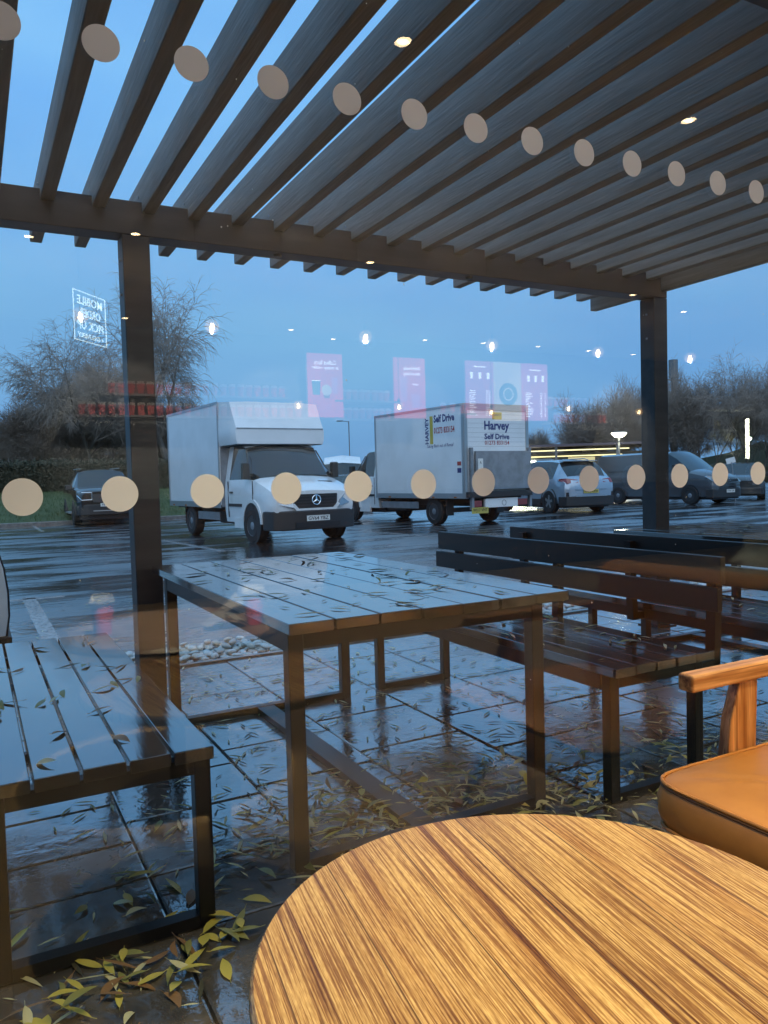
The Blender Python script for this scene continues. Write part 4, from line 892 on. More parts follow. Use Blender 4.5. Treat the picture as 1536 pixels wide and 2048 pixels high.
hedge(-14, 12.5, 36.0, 37.6, .85, 2.25, 'long dark clipped hedge behind the grass verge', 14000)
hedge(14, 30, 52, 54, -.2, 2.0, 'low dark hedge far back between the vans', 5000)
hedge(28, 62, 44, 46, -.2, 1.45, 'dark hedge below the trees beyond the car park', 9000)

# lamp posts, mast, sign
def street_lamp(x, y, z, h, ang, label, lit=False, arm=.8):
    t = empty('street_lamp', (x, y, z), ang, label, 'street lamp', 'lamp posts round the car park')
    MB().lathe([(0, 0), (.10, 0), (.09, .8), (.055, .85), (.045, h), (0, h)], n=10).build('pole', 'galv', t, smooth=40)
    MB().tube((0, 0, h-.05), (arm, 0, h+.02), .03, .025).build('arm', 'galv', t)
    hd = BX('lamp_head', 'galv', t, arm-.05, arm+.5, -.12, .12, h-.02, h+.07, bevel=.02); BX('lens', 'street_head' if lit else 'headlamp', hd, arm+.02, arm+.42, -.09, .09, h-.03, h-.021)
street_lamp(4.69, 59.8, -.1, 9.55, R(-20), 'tall unlit lamp post standing over the trees at far left')
street_lamp(30.2, 63.1, -.1, 6.45, R(170), 'distant lamp post between the two box vans', arm=.6)
t = empty('street_lamp', (31.79, 31.85, CPZ), 0, 'lit lamp with a bowl shaped head glowing beyond the grey van', 'street lamp', 'lamp posts round the car park')
MB().tube((0, 0, 0), (0, 0, 3.15), .05).build('pole', 'galv', t); hb = MB().lathe([(0, 3.42), (.40, 3.40), (.42, 3.36), (.25, 3.18), (.08, 3.14), (0, 3.14)], n=20).build('lamp_head', 'street_head', t, smooth=40)
MB().lathe([(0, 3.47), (.30, 3.46), (.44, 3.40), (0, 3.40)], n=20).build('shade', 'galv', hb)
ld = bpy.data.lights.new('street_light', 'POINT'); ld.energy = 160; ld.color = (1, .95, .7); ld.shadow_soft_size = .3; lo = bpy.data.objects.new('street_light', ld); COL.objects.link(lo); lo.location = (31.79, 31.85, 2.85)
t = empty('telecom_mast', (45.0, 39.7, -.1), 0, 'tall dark mast with a boxy head rising among the trees', 'mast')
MB().lathe([(0, 0), (.22, 0), (.16, 8.2), (0, 8.2)], n=10).build('pole', 'galv', t, smooth=40); MB().lathe([(0, 7.9), (.32, 7.9), (.32, 9.2), (0, 9.2)], n=8).build('head', 'galv', t)
MB().box(-.8, .8, -.03, .03, 7.7, 7.82).build('platform', 'galv', t)
t = empty('small_sign', (25.2, 19.55, CPZ), R(-35), 'small tilted white sign on a short post behind the grey van', 'sign')
MB().tube((.12, 0, 0), (0, 0, 1.5), .03).build('post', 'grey_steel', t); MB().quadbox([(-.17, -.02, 1.42), (.15, -.02, 1.50), (.15, .0, 1.50), (-.17, 0, 1.42), (-.22, -.02, 1.62), (.10, -.02, 1.70), (.10, 0, 1.70), (-.22, 0, 1.62)]).build('board', 'white_paint', t)

# far buildings
def at(az, D, z=0): a = R(az); return Vector((D*math.sin(a), D*math.cos(a), z))
b = empty('low_building', tuple(at(38.8, 78)), R(-38.8), 'low building with a shallow purple roof beyond the silver hatchback', 'building')
MB().box(-8, 5, 0, 9, 0, 3.1).build('wall', 'brick_wall', b); MB().prism([(-8.6, 3.1), (5.6, 3.1), (-1.5, 5.0)], -.4, 9.4, 'xz').build('roof', 'roof_purple', b)
for x in (-6.5, -4.5, -2.5, -.5, 1.5, 3.3): w_ = BX('window', 'car_glass', b, x, x+1.2, -.04, .02, 1.0, 2.3); BX('frame', 'white_paint', w_, x-.05, x+1.25, -.05, -.041, .93, 1.0)
b = empty('shop_building', tuple(at(41.2, 52)), R(-43), 'long low shop front with two bands of yellow light behind the silver hatchback', 'building')
MB().box(-4.6, 5.5, .5, 7, 0, 2.5).build('wall', 'shop_dark', b); MB().box(-5, 6, -.6, 7.2, 2.9, 3.05).build('roof', 'roof_purple', b)
MB().box(-4.8, 4.0, -.45, -.38, 2.62, 2.69).build('light_band', 'strip_yellow', b); MB().box(-3.4, 3.6, .40, .46, 2.26, 2.33).build('light_band', 'strip_yellow', b); MB().box(.2, 1.9, .36, .42, 1.9, 2.2).build('lit_window', 'strip_dim', b)
for x in (-4.4, -.6, 3.2, 5.2): BX('pillar', 'galv', b, x, x+.15, -.5, -.35, 0, 2.9)
MB().box(-3.9, -1.9, .36, .46, 1.75, 2.05).build('lit_sign', 'tube_white', b)
for x in (-3.6, -1.4, .8, 3.0): BX('window', 'car_glass', b, x, x+1.9, .44, .49, .4, 1.6)
b = empty('red_kiosk', tuple(at(43.3, 66)), R(-43), 'small red block glimpsed between the bare trees', 'kiosk')
MB().box(-.8, .9, 0, 1.5, 0, 4.6).build('wall', 'shop_red', b); MB().box(-1.0, 1.1, -.1, 1.6, 4.6, 4.75).build('roof', 'galv', b); MB().box(-1.9, -1.0, -.05, 0, 4.2, 4.35).build('sign_arm', 'white_paint', b)
b = empty('far_shed', tuple(at(6.5, 62)), R(-6), 'long low brown shed roof behind the hedge at the left', 'building')
MB().box(-4, 7, 0, 6, 0, 3.0).build('wall', 'shop_dark', b); MB().prism([(-4.3, 3.0), (7.3, 3.0), (6.6, 3.5), (-3.6, 3.5)], -.3, 6.3, 'xz').build('roof', 'brick_wall', b)
hl = MB(); n = 60
for k in range(n+1):
    a = R(-40 + 120*k/n); D = 320; h = 6+3*math.sin(k*.7)+2*math.sin(k*1.9)
    hl.v += [(D*math.sin(a), D*math.cos(a), -2), (D*math.sin(a), D*math.cos(a), h), ((D+60)*math.sin(a), (D+60)*math.cos(a), -2)]
for k in range(n): q = 3*k; hl.f += [(q, q+3, q+4, q+1), (q+1, q+4, q+5, q+2)]
tag(hl.build('hills', 'hills_far', smooth=60), kind='structure')

# ------------------------------------------------------------------ cafe interior in front of the window
t = empty('round_table', (.577, .68, 0), 0, 'round wooden table top with bold grain in the foreground', 'table')
MB().lathe([(0, .628), (.345, .628), (.3535, .633), (.3556, .641), (.3540, .650), (.3500, .655), (0, .655)], n=128).build('table_top', 'table_oak', t, smooth=50)
MB().lathe([(0, 0), (.24, 0), (.24, .012), (.04, .03), (.032, .05), (.032, .60), (.10, .627), (0, .627)], n=24).build('pedestal', 'black_steel', t, smooth=40)
def armchair(loc, rz, label, far_y, near_y):
    c = empty('armchair', loc, rz, label, 'armchair', 'leather armchairs in the cafe')
    return c
ch = empty('armchair', (0, 0, 0), 0, 'tan leather armchair with oak arms beside the round table', 'armchair')
def rounded_cushion(x0, x1, y0, y1, z0, z1, r, amp, name, m, parent):
    mb = MB(); nx, ny = 26, 22; pts = []
    # superellipse outline rings from bottom edge to top centre
    def outline(k, n, inset):
        t = 2*math.pi*k/n; ct, st = math.cos(t), math.sin(t); e_ = .20
        return ((x0+x1)/2 + ((x1-x0)/2-inset)*math.copysign(abs(ct)**e_, ct), (y0+y1)/2 + ((y1-y0)/2-inset)*math.copysign(abs(st)**e_, st))
    n = 120; rings = [(0.02, z0), (0.003, z0+.012), (0, z0+.03), (-.006, z0+(z1-z0)*.35), (-.006, z0+(z1-z0)*.65), (0, z1-.012), (.006, z1-.004), (.016, z1+.001), (.06, z1+.008), (.14, z1+.014), (.22, z1+.016)]
    for ri, (ins, z) in enumerate(rings):
        for k in range(n):
            x, y = outline(k, n, ins); w = 0
            if 1 < ri < 5: w = amp*(math.sin(k*1.1+z*70)*.5+math.sin(k*.53-z*110)*.6)
            cx, cy = (x0+x1)/2, (y0+y1)/2; d = Vector((x-cx, y-cy)).normalized(); mb.v.append((x+d.x*w, y+d.y*w, z+(.002*math.sin(k*.4) if ri > 7 else 0)))
    for q in range(len(rings)-1):
        for k in range(n): mb.f.append((q*n+k, q*n+(k+1) % n, (q+1)*n+(k+1) % n, (q+1)*n+k))
    mb.f.append(tuple(n-1-k for k in range(n))); mb.f.append(tuple((len(rings)-1)*n+k for k in range(n)))
    o = mb.build(name, m, parent, smooth=60)
    pp = MB(); 
    for k in range(n):
        a = outline(k, n, .001); b_ = outline((k+1) % n, n, .001); pp.tube((*a, z1-.004), (*b_, z1-.004), .0045, n=6, caps=False)
    pp.build('piping', m, o, smooth=60)
    p2 = MB()
    for k in range(n):
        a = outline(k, n, .0); b_ = outline((k+1) % n, n, .0); p2.tube((*a, z1-.0115), (*b_, z1-.0115), .0035, n=6, caps=False)
    p2.build('seam', 'leather_dark', o, smooth=60)
    p3 = MB()
    for k in range(n):
        a = outline(k, n, .001); b_ = outline((k+1) % n, n, .001); p3.tube((*a, z0+.012), (*b_, z0+.012), .0045, n=6, caps=False)
    p3.build('piping', m, o, smooth=60)
    return o
rounded_cushion(1.388, 2.05, .53, 1.318, .352, .472, .05, .0040, 'seat_cushion', 'leather_tan', ch)
MB().box(1.45, 2.10, .55, 1.28, .315, .350).build('seat_rail', 'chair_oak', ch, bevel=.006)
MB().quadbox([(2.02, .55, .40), (2.14, .55, .40), (2.14, 1.28, .40), (2.02, 1.28, .40), (2.12, .55, .86), (2.24, .55, .86), (2.24, 1.28, .86), (2.12, 1.28, .86)]).build('backrest', 'leather_tan', ch, bevel=.04)
for (ya, yb) in ((1.317, 1.366), (.455, .504)):
    MB().quadbox([(1.55, ya, .645), (2.25, ya, .645), (2.25, yb, .645), (1.55, yb, .645), (1.55, ya, .690), (2.25, ya, .690), (2.25, yb, .690), (1.55, yb, .690)]).build('armrest', 'chair_oak', ch, bevel=.008)
    MB().prism([(1.665, .30), (1.790, .30), (1.805, .644), (1.735, .644), (1.70, .55)], ya+.008, yb-.008, 'xz').build('arm_support', 'upright_oak', ch, bevel=.004)
    MB().prism([(1.48, 0), (1.52, 0), (1.79, .30), (1.665, .30)], ya+.008, yb-.008, 'xz').build('leg', 'upright_oak', ch, bevel=.004)
    MB().prism([(2.16, 0), (2.21, 0), (2.24, .644), (2.18, .644)], ya+.008, yb-.008, 'xz').build('leg', 'upright_oak', ch, bevel=.004)
BX('cross_rail', 'chair_oak', ch, 1.70, 1.745, .504, 1.317, .27, .313)

# ------------------------------------------------------------------ cafe interior behind the camera (seen mirrored in the glass)
MY = 2*WY
cup_body = MB().lathe([(0, 0), (.029, 0), (.040, .112), (.039, .112), (0, .110)], n=16).mesh('cup_body', 'cup_red', smooth=40)
cup_deep = cup_body.copy(); cup_deep.materials.clear(); cup_deep.materials.append(MATS['cup_deep_red'])
cup_lid = MB().lathe([(.043, .110), (.045, .114), (.043, .120), (.039, .123), (.037, .138), (.034, .140), (0, .136)], n=16).mesh('lid', 'cup_white', smooth=40)
def cup(x, y, z, label, group, s=1.0, deep=False):
    e_ = empty('paper_cup', (x, y, z), random.uniform(0, 6), label, 'cup', group); e_.scale = (s, s, s)
    for n_, me in (('body', cup_deep if deep else cup_body), ('lid', cup_lid)):
        o = bpy.data.objects.new(n_, me); COL.objects.link(o); o.parent = e_
BW = MY-9.0
for (z, xa, xb, st, lab) in ((2.213, 1.42, 3.42, .105, 'upper left shelf'), (1.975, 1.10, 3.66, .105, 'lower left shelf'), (2.200, 4.22, 4.92, .093, 'upper middle shelf'), (1.965, 4.22, 4.90, .095, 'lower middle shelf'),
                             (2.06, 5.74, 6.12, .16, 'shelf beside the menu'), (2.185, 7.62, 8.35, .11, 'upper right shelf'), (1.955, 7.72, 8.75, .105, 'lower right shelf')):
    sh = tag(BX('wall_shelf', 'shelf_metal', None, xa-.12, xb+.12, BW-.20, BW+.06, z-.025, z-.001), 'narrow metal %s holding a row of red cups' % lab, 'shelf')
    x = xa; k = 0; ORD = 'first second third fourth fifth sixth seventh eighth ninth tenth eleventh twelfth thirteenth fourteenth fifteenth sixteenth seventeenth eighteenth nineteenth twentieth twenty-first twenty-second twenty-third twenty-fourth twenty-fifth twenty-sixth'.split()
    while x < xb:
        cup(x, BW+random.uniform(-.008, .008), z, '%s red cup from the left end of the reflected row, %s' % (ORD[k], lab), 'cups on the %s' % lab); x += st; k += 1
def poster(x0, x1, z0, z1, m, label):
    p = empty('menu_board', ((x0+x1)/2, BW+.05, (z0+z1)/2), 0, label, 'menu board', 'lit boards on the cafe wall'); w, h = x1-x0, z1-z0
    BX('panel', m, p, -w/2, w/2, -.03, 0, -h/2, h/2); BX('frame', 'shelf_metal', p, -w/2-.01, w/2+.01, -.05, -.031, -h/2-.01, h/2+.01)
    return p, w, h
def ptext(p, s, m, x, z, w, h, shear=0): text('lettering', s, m, p, (x, .001, z), (-1, 0, 0), (0, 0, 1), w, h, .001, bold=.01, shear=shear)
def pbar(p, m, x0, x1, z0, z1): BX('print', m, p, min(x0, x1), max(x0, x1), .0005, .0015, z0, z1)
# the boards face +Y, so a reader facing them has +X on the left
p, w, h = poster(3.745, 4.215, 1.98, 2.77, 'poster_red', 'red lit menu board reading Collect Stars with three drinks')
ptext(p, 'Collect Stars', 'poster_white', 0, .285, .30, .055); ptext(p, 'in every order', 'poster_white', 0, .215, .37, .055, .3); pbar(p, 'poster_pink', -.19, .19, .165, .168)
def glassy(p, x, z, w, h, m):
    MB().prism([(x-w*.38, z), (x+w*.38, z), (x+w/2, z+h), (x-w/2, z+h)], .0005, .002, 'xz').build('drink_print', m, p)
glassy(p, -.13, -.12, .12, .17, 'poster_teal'); pbar(p, 'poster_white', -.19, -.07, .04, .06); MB().lathe([(0, 0), (.07, 0), (.07, .002), (0, .002)], c=(.01, .0, -.06), n=20, axis='y').build('drink_print', 'poster_cream', p); glassy(p, .12, -.10, .09, .20, 'poster_pink'); glassy(p, .01, -.16, .09, .05, 'poster_brown')
for k, z in enumerate((-.25, -.28, -.31, -.33)): pbar(p, 'poster_pink', -.08, .07, z, z+.008)
p, w, h = poster(4.965, 5.435, 1.98, 2.775, 'poster_red', 'red lit menu board reading Deliciously chocolatey with iced drinks')
ptext(p, 'Deliciously', 'poster_white', .03, .255, .26, .06); ptext(p, 'chocolatey', 'poster_white', .03, .185, .26, .06); glassy(p, -.10, -.18, .12, .34, 'poster_pink'); glassy(p, .08, -.26, .14, .18, 'poster_pink'); pbar(p, 'poster_white', .03, .13, .05, .058); pbar(p, 'poster_white', .05, .13, .035, .04)
p, w, h = poster(6.10, 6.555, 1.995, 2.785, 'poster_pink', 'pink lit price board of hot drinks left of the cream board')
for k in range(3): glassy(p, .14-.14*k, .15, .05, .09, 'poster_white')
pbar(p, 'poster_white', -.10, .10, .31, .325)
for k in range(14):
    z = -.02-.026*k; pbar(p, 'poster_white', .17-.0, .17-.03, z, z+.012); pbar(p, 'poster_white', .10, .12, z, z+.012); pbar(p, 'poster_white', -.18, -.18+random.uniform(.06, .14), z, z+.01)
p, w, h = poster(6.58, 7.045, 1.965, 2.79, 'poster_cream', 'cream lit board with one dark round seal in its middle')
MB().lathe([(0, 0), (.16, 0), (.16, .003), (0, .003)], c=(0, 0, -.04), n=32, axis='y').build('seal_print', 'poster_teal', p); MB().lathe([(.075, .003), (.09, .003), (.09, .005), (.075, .005)], c=(0, 0, -.04), n=32, axis='y').build('seal_ring', 'poster_cream', p)
p, w, h = poster(7.07, 7.53, 1.97, 2.79, 'poster_pink', 'pink lit price board of cold drinks right of the cream board')
for k in range(3): glassy(p, .14-.13*k, .15, .05, .09, 'poster_white')
pbar(p, 'poster_white', -.10, .10, .31, .325)
for k in range(15):
    z = -.02-.024*k; pbar(p, 'poster_white', .17, .19, z, z+.01); pbar(p, 'poster_white', .09, .12, z, z+.01); pbar(p, 'poster_white', -.18, -.18+random.uniform(.05, .16), z, z+.01)
# counter under the boards
k_ = empty('service_counter', (0, 0, 0), 0, 'long oak fronted service counter under the menu boards', 'counter')
BX('front_panel', 'counter_oak', k_, 1.0, 10.5, -5.2, -5.15, 0, 1.0); BX('worktop', 'cafe_wall', k_, .95, 10.55, -5.75, -5.12, 1.0, 1.04)
# neon pick-up sign hung at an angle
sg = empty('pickup_sign', (.924-math.sin(.715)*.19, MY-(6-math.cos(.715)*.19), 2.38), 0, 'hanging outlined sign reading mobile order pick up and delivery', 'sign')
rx = Vector((-math.sin(.715), math.cos(.715), 0)); uz = Vector((0, 0, 1)); nn = rx.cross(uz)
rx2 = rx
def sgp(a, b): return tuple(rx*a + uz*b)
fr_ = MB()
for (a, b) in (((-.19, -.17), (.19, -.17)), ((.19, -.17), (.19, .17)), ((.19, .17), (-.19, .17)), ((-.19, .17), (-.19, -.17))): fr_.tube(sgp(*a), sgp(*b), .004, n=6)
fr_.build('outline', 'neon_white', sg)
for s_, z, w_ in (('MOBILE', .112, .30), ('ORDER', .028, .25), ('PICK UP', -.056, .31), ('+ DELIVERY', -.13, .31)): text('lettering', s_, 'neon_white', sg, tuple(uz*z), tuple(rx), (0, 0, 1), w_, .062 if z > -.1 else .034, .002, bold=.02)
# ceiling downlights and pendants
dl_ring = MB().lathe([(.032, -.004), (.048, -.004), (.048, 0), (.032, 0)], n=20).mesh('ring', 'shelf_metal'); dl_disc = MB().lathe([(0, -.003), (.032, -.003), (.032, 0), (0, 0)], n=20).mesh('lens', 'led_warm')
DL = [(1.684, 2.884), (3.403, 2.885), (1.142, 5.894), (3.07, 5.906), (6.154, 5.948), (7.381, 6.348), (.455, 6.249), (1.574, 8.892), (3.518, 8.90), (4.263, 9.3), (5.452, 8.956), (6.359, 8.89), (7.304, 8.874), (8.30, 8.914), (9.262, 8.947)]
sf = 3.03/3.0
for i, (x, yv) in enumerate(DL):
    q = (x, MY-yv)
    d = empty('ceiling_downlight', (q[0], q[1], 3.028), 0, 'small round warm downlight recessed in the cafe ceiling', 'downlight', 'downlights in the cafe ceiling')
    for n_, me in (('ring', dl_ring), ('lens', dl_disc)):
        o = bpy.data.objects.new(n_, me); COL.objects.link(o); o.parent = d
def spot(x, y, z, e_, size, col=(1, .62, .27), tx=None, blend=.5):
    l = bpy.data.lights.new('cafe_spot', 'SPOT'); l.energy = e_; l.spot_size = R(size); l.spot_blend = blend; l.color = col; l.shadow_soft_size = .025
    o = bpy.data.objects.new('cafe_spot', l); COL.objects.link(o); o.location = (x, y, z)
    if tx: d = Vector(tx)-Vector((x, y, z)); o.rotation_euler = d.to_track_quat('-Z', 'Y').to_euler()
    return o
for (x, y) in ((.75, .70), (2.3, .60)):
    d = empty('ceiling_downlight', (x, y, 3.028), 0, 'small round warm downlight recessed in the cafe ceiling', 'downlight', 'downlights in the cafe ceiling')
    for n_, me in (('ring', dl_ring), ('lens', dl_disc)):
        o = bpy.data.objects.new(n_, me); COL.objects.link(o); o.parent = d
spot(.75, .70, 3.0, 350, 58, (1, .80, .47), (.28, .66, 0), blend=.6); spot(2.3, .60, 3.0, 290, 62, (1, .76, .44), (1.95, .82, 0), blend=.9)
spot(3.403, MY-2.885, 3.0, 110, 90, (1, .80, .55)); spot(1.684, MY-2.884, 3.0, 14, 100, (1, .80, .55))
for x in (1.574, 3.518, 5.452, 7.304, 9.262): spot(x, MY-7.6, 3.0, 1300 if x < 2 else 1500, 50, (1, .88, .74), (x, BW, 2.05), blend=.6)
for x in (1.142, 3.07, 6.154, 7.381): spot(x, MY-5.9, 3.0, 25, 120, (1, .86, .68), blend=.5)
def pendant(x, yv, z, zc=3.03):
    p = empty('pendant_lamp', (x, MY-yv, z), 0, 'clear globe pendant lamp with a glowing bulb hanging from the cafe ceiling', 'pendant lamp', 'pendant lamps over the cafe')
    MB().lathe([(0, -.028), (.016, -.02), (.020, 0), (.012, .028), (0, .036)], n=12).build('bulb', 'bulb_warm', p, smooth=60)
    MB().lathe([(.055*math.sin(math.pi*k/12), -.055*math.cos(math.pi*k/12)+.01) if 0 < k < 12 else (0, -.055*math.cos(math.pi*k/12)+.01) for k in range(13)], n=20).build('globe', 'globe_halo', p, smooth=180)
    MB().tube((0, 0, .045), (0, 0, .10), .018).build('socket', 'black_steel', p); MB().tube((0, 0, .10), (0, 0, zc-z), .003, n=5).build('cord', 'black_steel', p)
    if z > 2.3:
        l = bpy.data.lights.new('pendant_light', 'POINT'); l.energy = 85; l.color = (1, .90, .78); l.shadow_soft_size = .004; o = bpy.data.objects.new('pendant_light', l); COL.objects.link(o); o.location = (x, MY-yv, z-.036)
for x, yv in ((.74, 5.895), (1.706, 5.968), (3.041, 5.972), (4.349, 5.946), (5.653, 5.935), (6.939, 5.893)): pendant(x, yv, 2.4)
for x, yv in ((3.958, 9.826), (5.47, 9.745), (7.439, 10.221), (8.346, 9.428), (10.19, 9.735)): pendant(x*.85, yv*.85, 2.05)
# drinks chiller with a white tube light
cz = MY-9.0
c_ = empty('display_chiller', (11.7, cz, 0), 0, 'open display chiller with lit shelves and one vertical white tube', 'chiller')
BX('cabinet', 'cafe_wall', c_, -.55, .45, -.45, -.40, .2, 2.25); BX('top', 'shelf_metal', c_, -.55, .45, -.40, .05, 2.2, 2.25)
BX('tube_light', 'tube_white', c_, .25-.02, .25+.02, .03, .07, 1.36, 2.05)
l = bpy.data.lights.new('tube_glow', 'POINT'); l.energy = 70; l.color = (.97, 1, .70); l.shadow_soft_size = .02; o = bpy.data.objects.new('tube_glow', l); COL.objects.link(o); o.location = (11.7+.25, cz+.10, 1.7)
for z in (1.45, 1.67, 1.87): s2 = BX('shelf', 'shelf_metal', c_, -.5, .1, -.38, 0, z-.02, z)
for z in (1.45, 1.67, 1.87):
    for k in range(6):
        x = -.42+k*.09; o = MB().lathe([(0, 0), (.025, 0), (.025, .10), (.010, .14), (.010, .16), (0, .16)], n=10).build('bottle', random.choice(['cup_white', 'leaf_yellow', 'shelf_metal']), None, smooth=40)
        o.location = (11.7+x, cz-.08, z+.001); tag(o, 'small drink bottle standing on a shelf of the display chiller', 'bottle', 'bottles in the display chiller')
# second round table with two holiday cups and napkins, right beside the camera
t2 = empty('round_table', (.66, -.20, 0), 0, 'second round wooden table behind the camera carrying two red cups', 'table')
MB().lathe([(0, .628), (.42, .628), (.43, .641), (.42, .655), (0, .655)], n=64).build('table_top', 'dark_top', t2, smooth=50)
MB().lathe([(0, 0), (.24, 0), (.24, .012), (.04, .03), (.032, .05), (.032, .60), (.10, .627), (0, .627)], n=24).build('pedestal', 'black_steel', t2, smooth=40)
cup(.404, MY-2.976, .656, 'red cup with a cream lid on the left of the table behind the camera', None, 1.05, True)
cup(.937, MY-2.842, .656, 'red cup with a cream lid on the right of the table behind the camera', None, 1.05, True)
spot(.72, .85, 3.0, 9500, 20, (1, .84, .55), (.67, -.13, .75))  # extra spot without a fitting, added to brighten the two cup lids
def tuftpaper(x, y, label):
    m = MB(); rr = random.Random(x); n = 7
    for k in range(n):
        for q in range(n):
            a, b = (k/(n-1)-.5)*.15, (q/(n-1)-.5)*.13; m.v.append((a, b, .004+.07*max(0, 1-abs(a)*13)*rr.uniform(.4, 1)+rr.uniform(0, .012)))
    for k in range(n-1):
        for q in range(n-1): a = k*n+q; m.f.append((a, a+1, a+n+1, a+n))
    o = m.build('paper_napkin', 'paper', None); o.location = (x, y, .656); tag(o, label, 'napkin')
tuftpaper(.98, -.35, 'crumpled pale paper napkin next to the cup behind the camera'); tuftpaper(.82, -.05, 'crumpled pale paper napkin near the edge of the table behind the camera')

# ------------------------------------------------------------------ fallen leaves
def leaf_mesh(seed, mname, L=.088, W=.020):
    rr = random.Random(seed); m = MB(); n = 7; cl = rr.uniform(-.22, .22); up = rr.uniform(.0, .06); W *= rr.uniform(.75, 1.3); L *= rr.uniform(.8, 1.1)
    for k in range(n):
        t = k/(n-1); w = W*.5*math.sin(math.pi*min(1, t*1.02+.02))**.8*(1.15-.4*t); x = (t-.5)*L; y = cl*L*(t-.5)**2*2; z = up*L*math.sin(t*3)+.0015
        m.v += [(x, y-w, z+w*.25), (x, y, z), (x, y+w, z+w*.25)]
    for k in range(n-1):
        a = 3*k; m.f += [(a, a+3, a+4, a+1), (a+1, a+4, a+5, a+2)]
    m.tube((-L*.5, cl*L*.5, .0015), (-L*.66, cl*L*.6, .003), .0008, n=3)
    return m
LN = ['leaf_olive', 'leaf_yellow', 'leaf_pale', 'leaf_brown', 'leaf_dark']
leaf_me = {n_: [leaf_mesh(10*i+k, n_).mesh('fallen_leaf', n_, smooth=60) for k in range(4)] for i, n_ in enumerate(LN)}
nl = 0
def put_leaf(x, y, z, cols, label, group, s=1.0, tilt=.18):
    global nl
    nl += 1
    ck = random.choice(cols)
    label = label.replace('yellow willow', 'willow').replace('olive willow', 'willow').replace('dark wet willow', 'wet willow').replace('willow', {'leaf_yellow': 'bright yellow willow', 'leaf_olive': 'olive green willow', 'leaf_pale': 'pale grey-green willow', 'leaf_brown': 'brown curled willow', 'leaf_dark': 'nearly black willow'}[ck])
    o = inst('fallen_leaf', random.choice(leaf_me[ck]), (x, y, z), (random.gauss(0, tilt), random.gauss(0, tilt*.7), random.uniform(0, 6.28)), (s*random.uniform(.7, 1.25), s*random.uniform(.7, 1.3), 1))
    tag(o, label, 'leaf', group)
YL = ['leaf_yellow', 'leaf_yellow', 'leaf_pale', 'leaf_olive', 'leaf_brown']; OL = ['leaf_olive', 'leaf_olive', 'leaf_pale', 'leaf_brown']; DK = ['leaf_dark', 'leaf_olive', 'leaf_olive', 'leaf_brown']
# drift along the rail at bottom left
for _ in range(44):
    t_ = random.random(); x = .02+.55*t_; y = 1.88+.09*t_+random.gauss(0, .05)
    put_leaf(x+random.gauss(0, .05), y, .006+random.uniform(0, .014), YL, 'yellow willow leaf in the drift along the bench rail at bottom left', 'leaves drifted at the bench rail')
for _ in range(34): put_leaf(random.uniform(.0, .72), random.uniform(1.68, 2.45), .004, YL, 'single willow leaf lying loose on the wet slabs at bottom left', 'loose leaves at bottom left')
for _ in range(66):
    x = random.gauss(1.15, .24); y = random.gauss(2.42, .22); put_leaf(x, y, .006+random.uniform(0, .03), OL+['leaf_yellow'], 'olive willow leaf heaped by the floor rail under the slatted table', 'leaves heaped under the table')
for _ in range(80):
    x = random.uniform(1.3, 2.7); y = random.gauss(2.32, .22)-.1*(x-1.5); put_leaf(x, y, .005+random.uniform(0, .02), OL+['leaf_yellow'], 'olive willow leaf in the drift between the table and bench legs', 'leaves drifted between the legs')
for _ in range(26): put_leaf(random.uniform(.83, 1.87), random.uniform(2.25, 4.05), .777, DK, 'dark wet willow leaf stuck on the left slatted table top', 'leaves on the left table')
for _ in range(26): put_leaf(random.uniform(.0, .50), random.uniform(2.1, 3.8), .502, DK+['leaf_pale'], 'wet willow leaf lying on the seat of the left bench', 'leaves on the left bench')
for _ in range(24): put_leaf(random.uniform(2.0, 2.48), random.uniform(2.15, 3.95), .502, DK+['leaf_pale'], 'wet willow leaf lying on the seat of the nearer right bench', 'leaves on the nearer right bench')
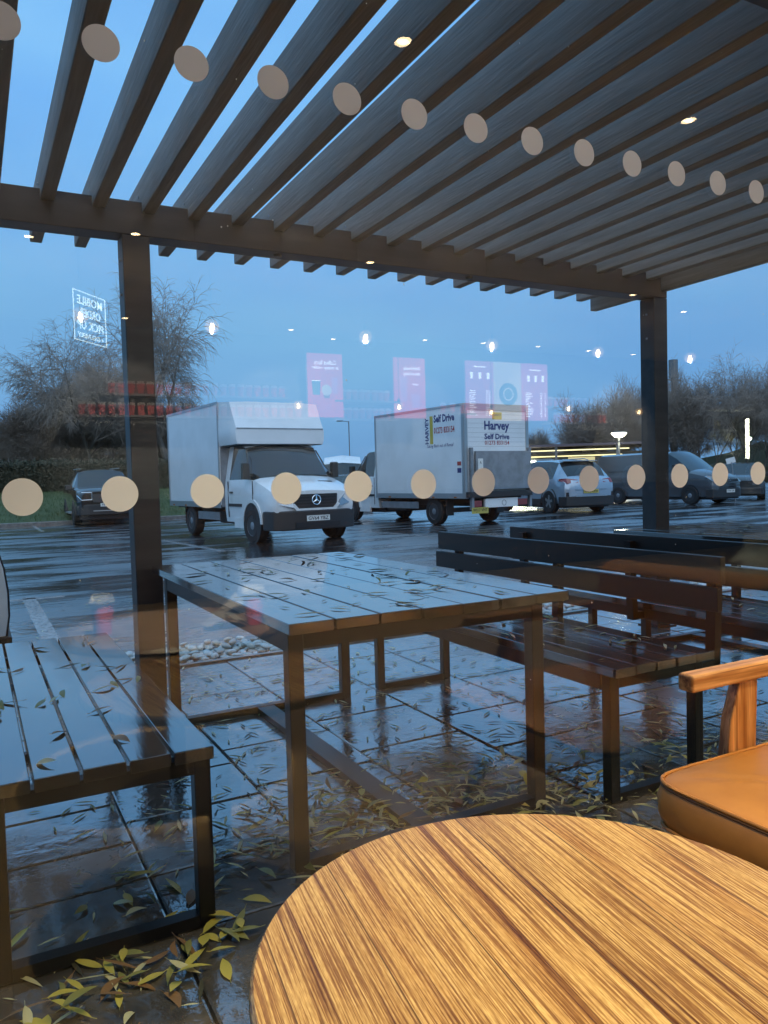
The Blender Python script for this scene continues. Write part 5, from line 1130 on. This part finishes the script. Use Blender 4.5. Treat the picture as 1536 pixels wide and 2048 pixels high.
# the rest: one scattered mass
ms = {n_: MB() for n_ in ('leaf_olive', 'leaf_pale', 'leaf_dark')}; src = {n_: leaf_mesh(99, n_) for n_ in ms}
spots_ = [(random.uniform(-.8, 9), random.uniform(1.7, 5.05), .003) for _ in range(900)] + [(random.uniform(.3, 3.8), random.uniform(2.2, 4.8), .003) for _ in range(700)] + [(random.gauss(1.9, .5), random.gauss(2.25, .22), random.uniform(.004, .02)) for _ in range(520)] + [(random.gauss(1.1, .22), random.gauss(2.45, .25), random.uniform(.004, .03)) for _ in range(260)]
spots_ += [(random.uniform(-1, 5), random.uniform(5.8, 9.5), CPZ+.004) for _ in range(260)] + [(random.uniform(3.16, 3.64), random.uniform(2.1, 4.0), .502) for _ in range(46)] + [(random.uniform(4.05, 5.05), random.uniform(2.2, 4.0), .787) for _ in range(60)]
spots_ += [(random.uniform(.83, 1.87), random.uniform(2.2, 4.05), .777) for _ in range(60)] + [(random.uniform(2.0, 2.48), random.uniform(2.1, 3.95), .502) for _ in range(50)]
for (x, y, z) in spots_:
    if (z < .1) and (x < .8 and 5.05 < y < 5.8): z = CPZ+.006
    k = random.choice(['leaf_olive', 'leaf_pale', 'leaf_pale', 'leaf_dark']); m = ms[k]; a = random.uniform(0, 6.28); ca, sa = math.cos(a), math.sin(a); s = random.uniform(.35, 1.1); b = len(m.v); tl = random.gauss(0, .15)
    for p in src[k].v: X, Y = p[0]*s*1.15, p[1]*s*.75; m.v.append((x+ca*X-sa*Y, y+sa*X+ca*Y, z+p[2]*s+abs(tl*Y)))
    m.f += [tuple(b+i for i in f) for f in src[k].f]
lr = MB(); lr.v = ms['leaf_olive'].v; lr.f = ms['leaf_olive'].f
o = lr.build('leaf_litter', 'leaf_olive', None, smooth=60); o.data.materials.append(MATS['leaf_pale']); o.data.materials.append(MATS['leaf_dark'])
import bmesh
bm = bmesh.new(); bm.from_mesh(o.data)
for mi, k in ((1, 'leaf_pale'), (2, 'leaf_dark')):
    vs = [bm.verts.new(v) for v in ms[k].v]
    for f in ms[k].f:
        fc = bm.faces.new([vs[i] for i in f]); fc.material_index = mi; fc.smooth = True
bm.to_mesh(o.data); bm.free()
tag(o, 'small wet willow leaves scattered all over the slabs and the car park', 'leaves', kind='stuff')
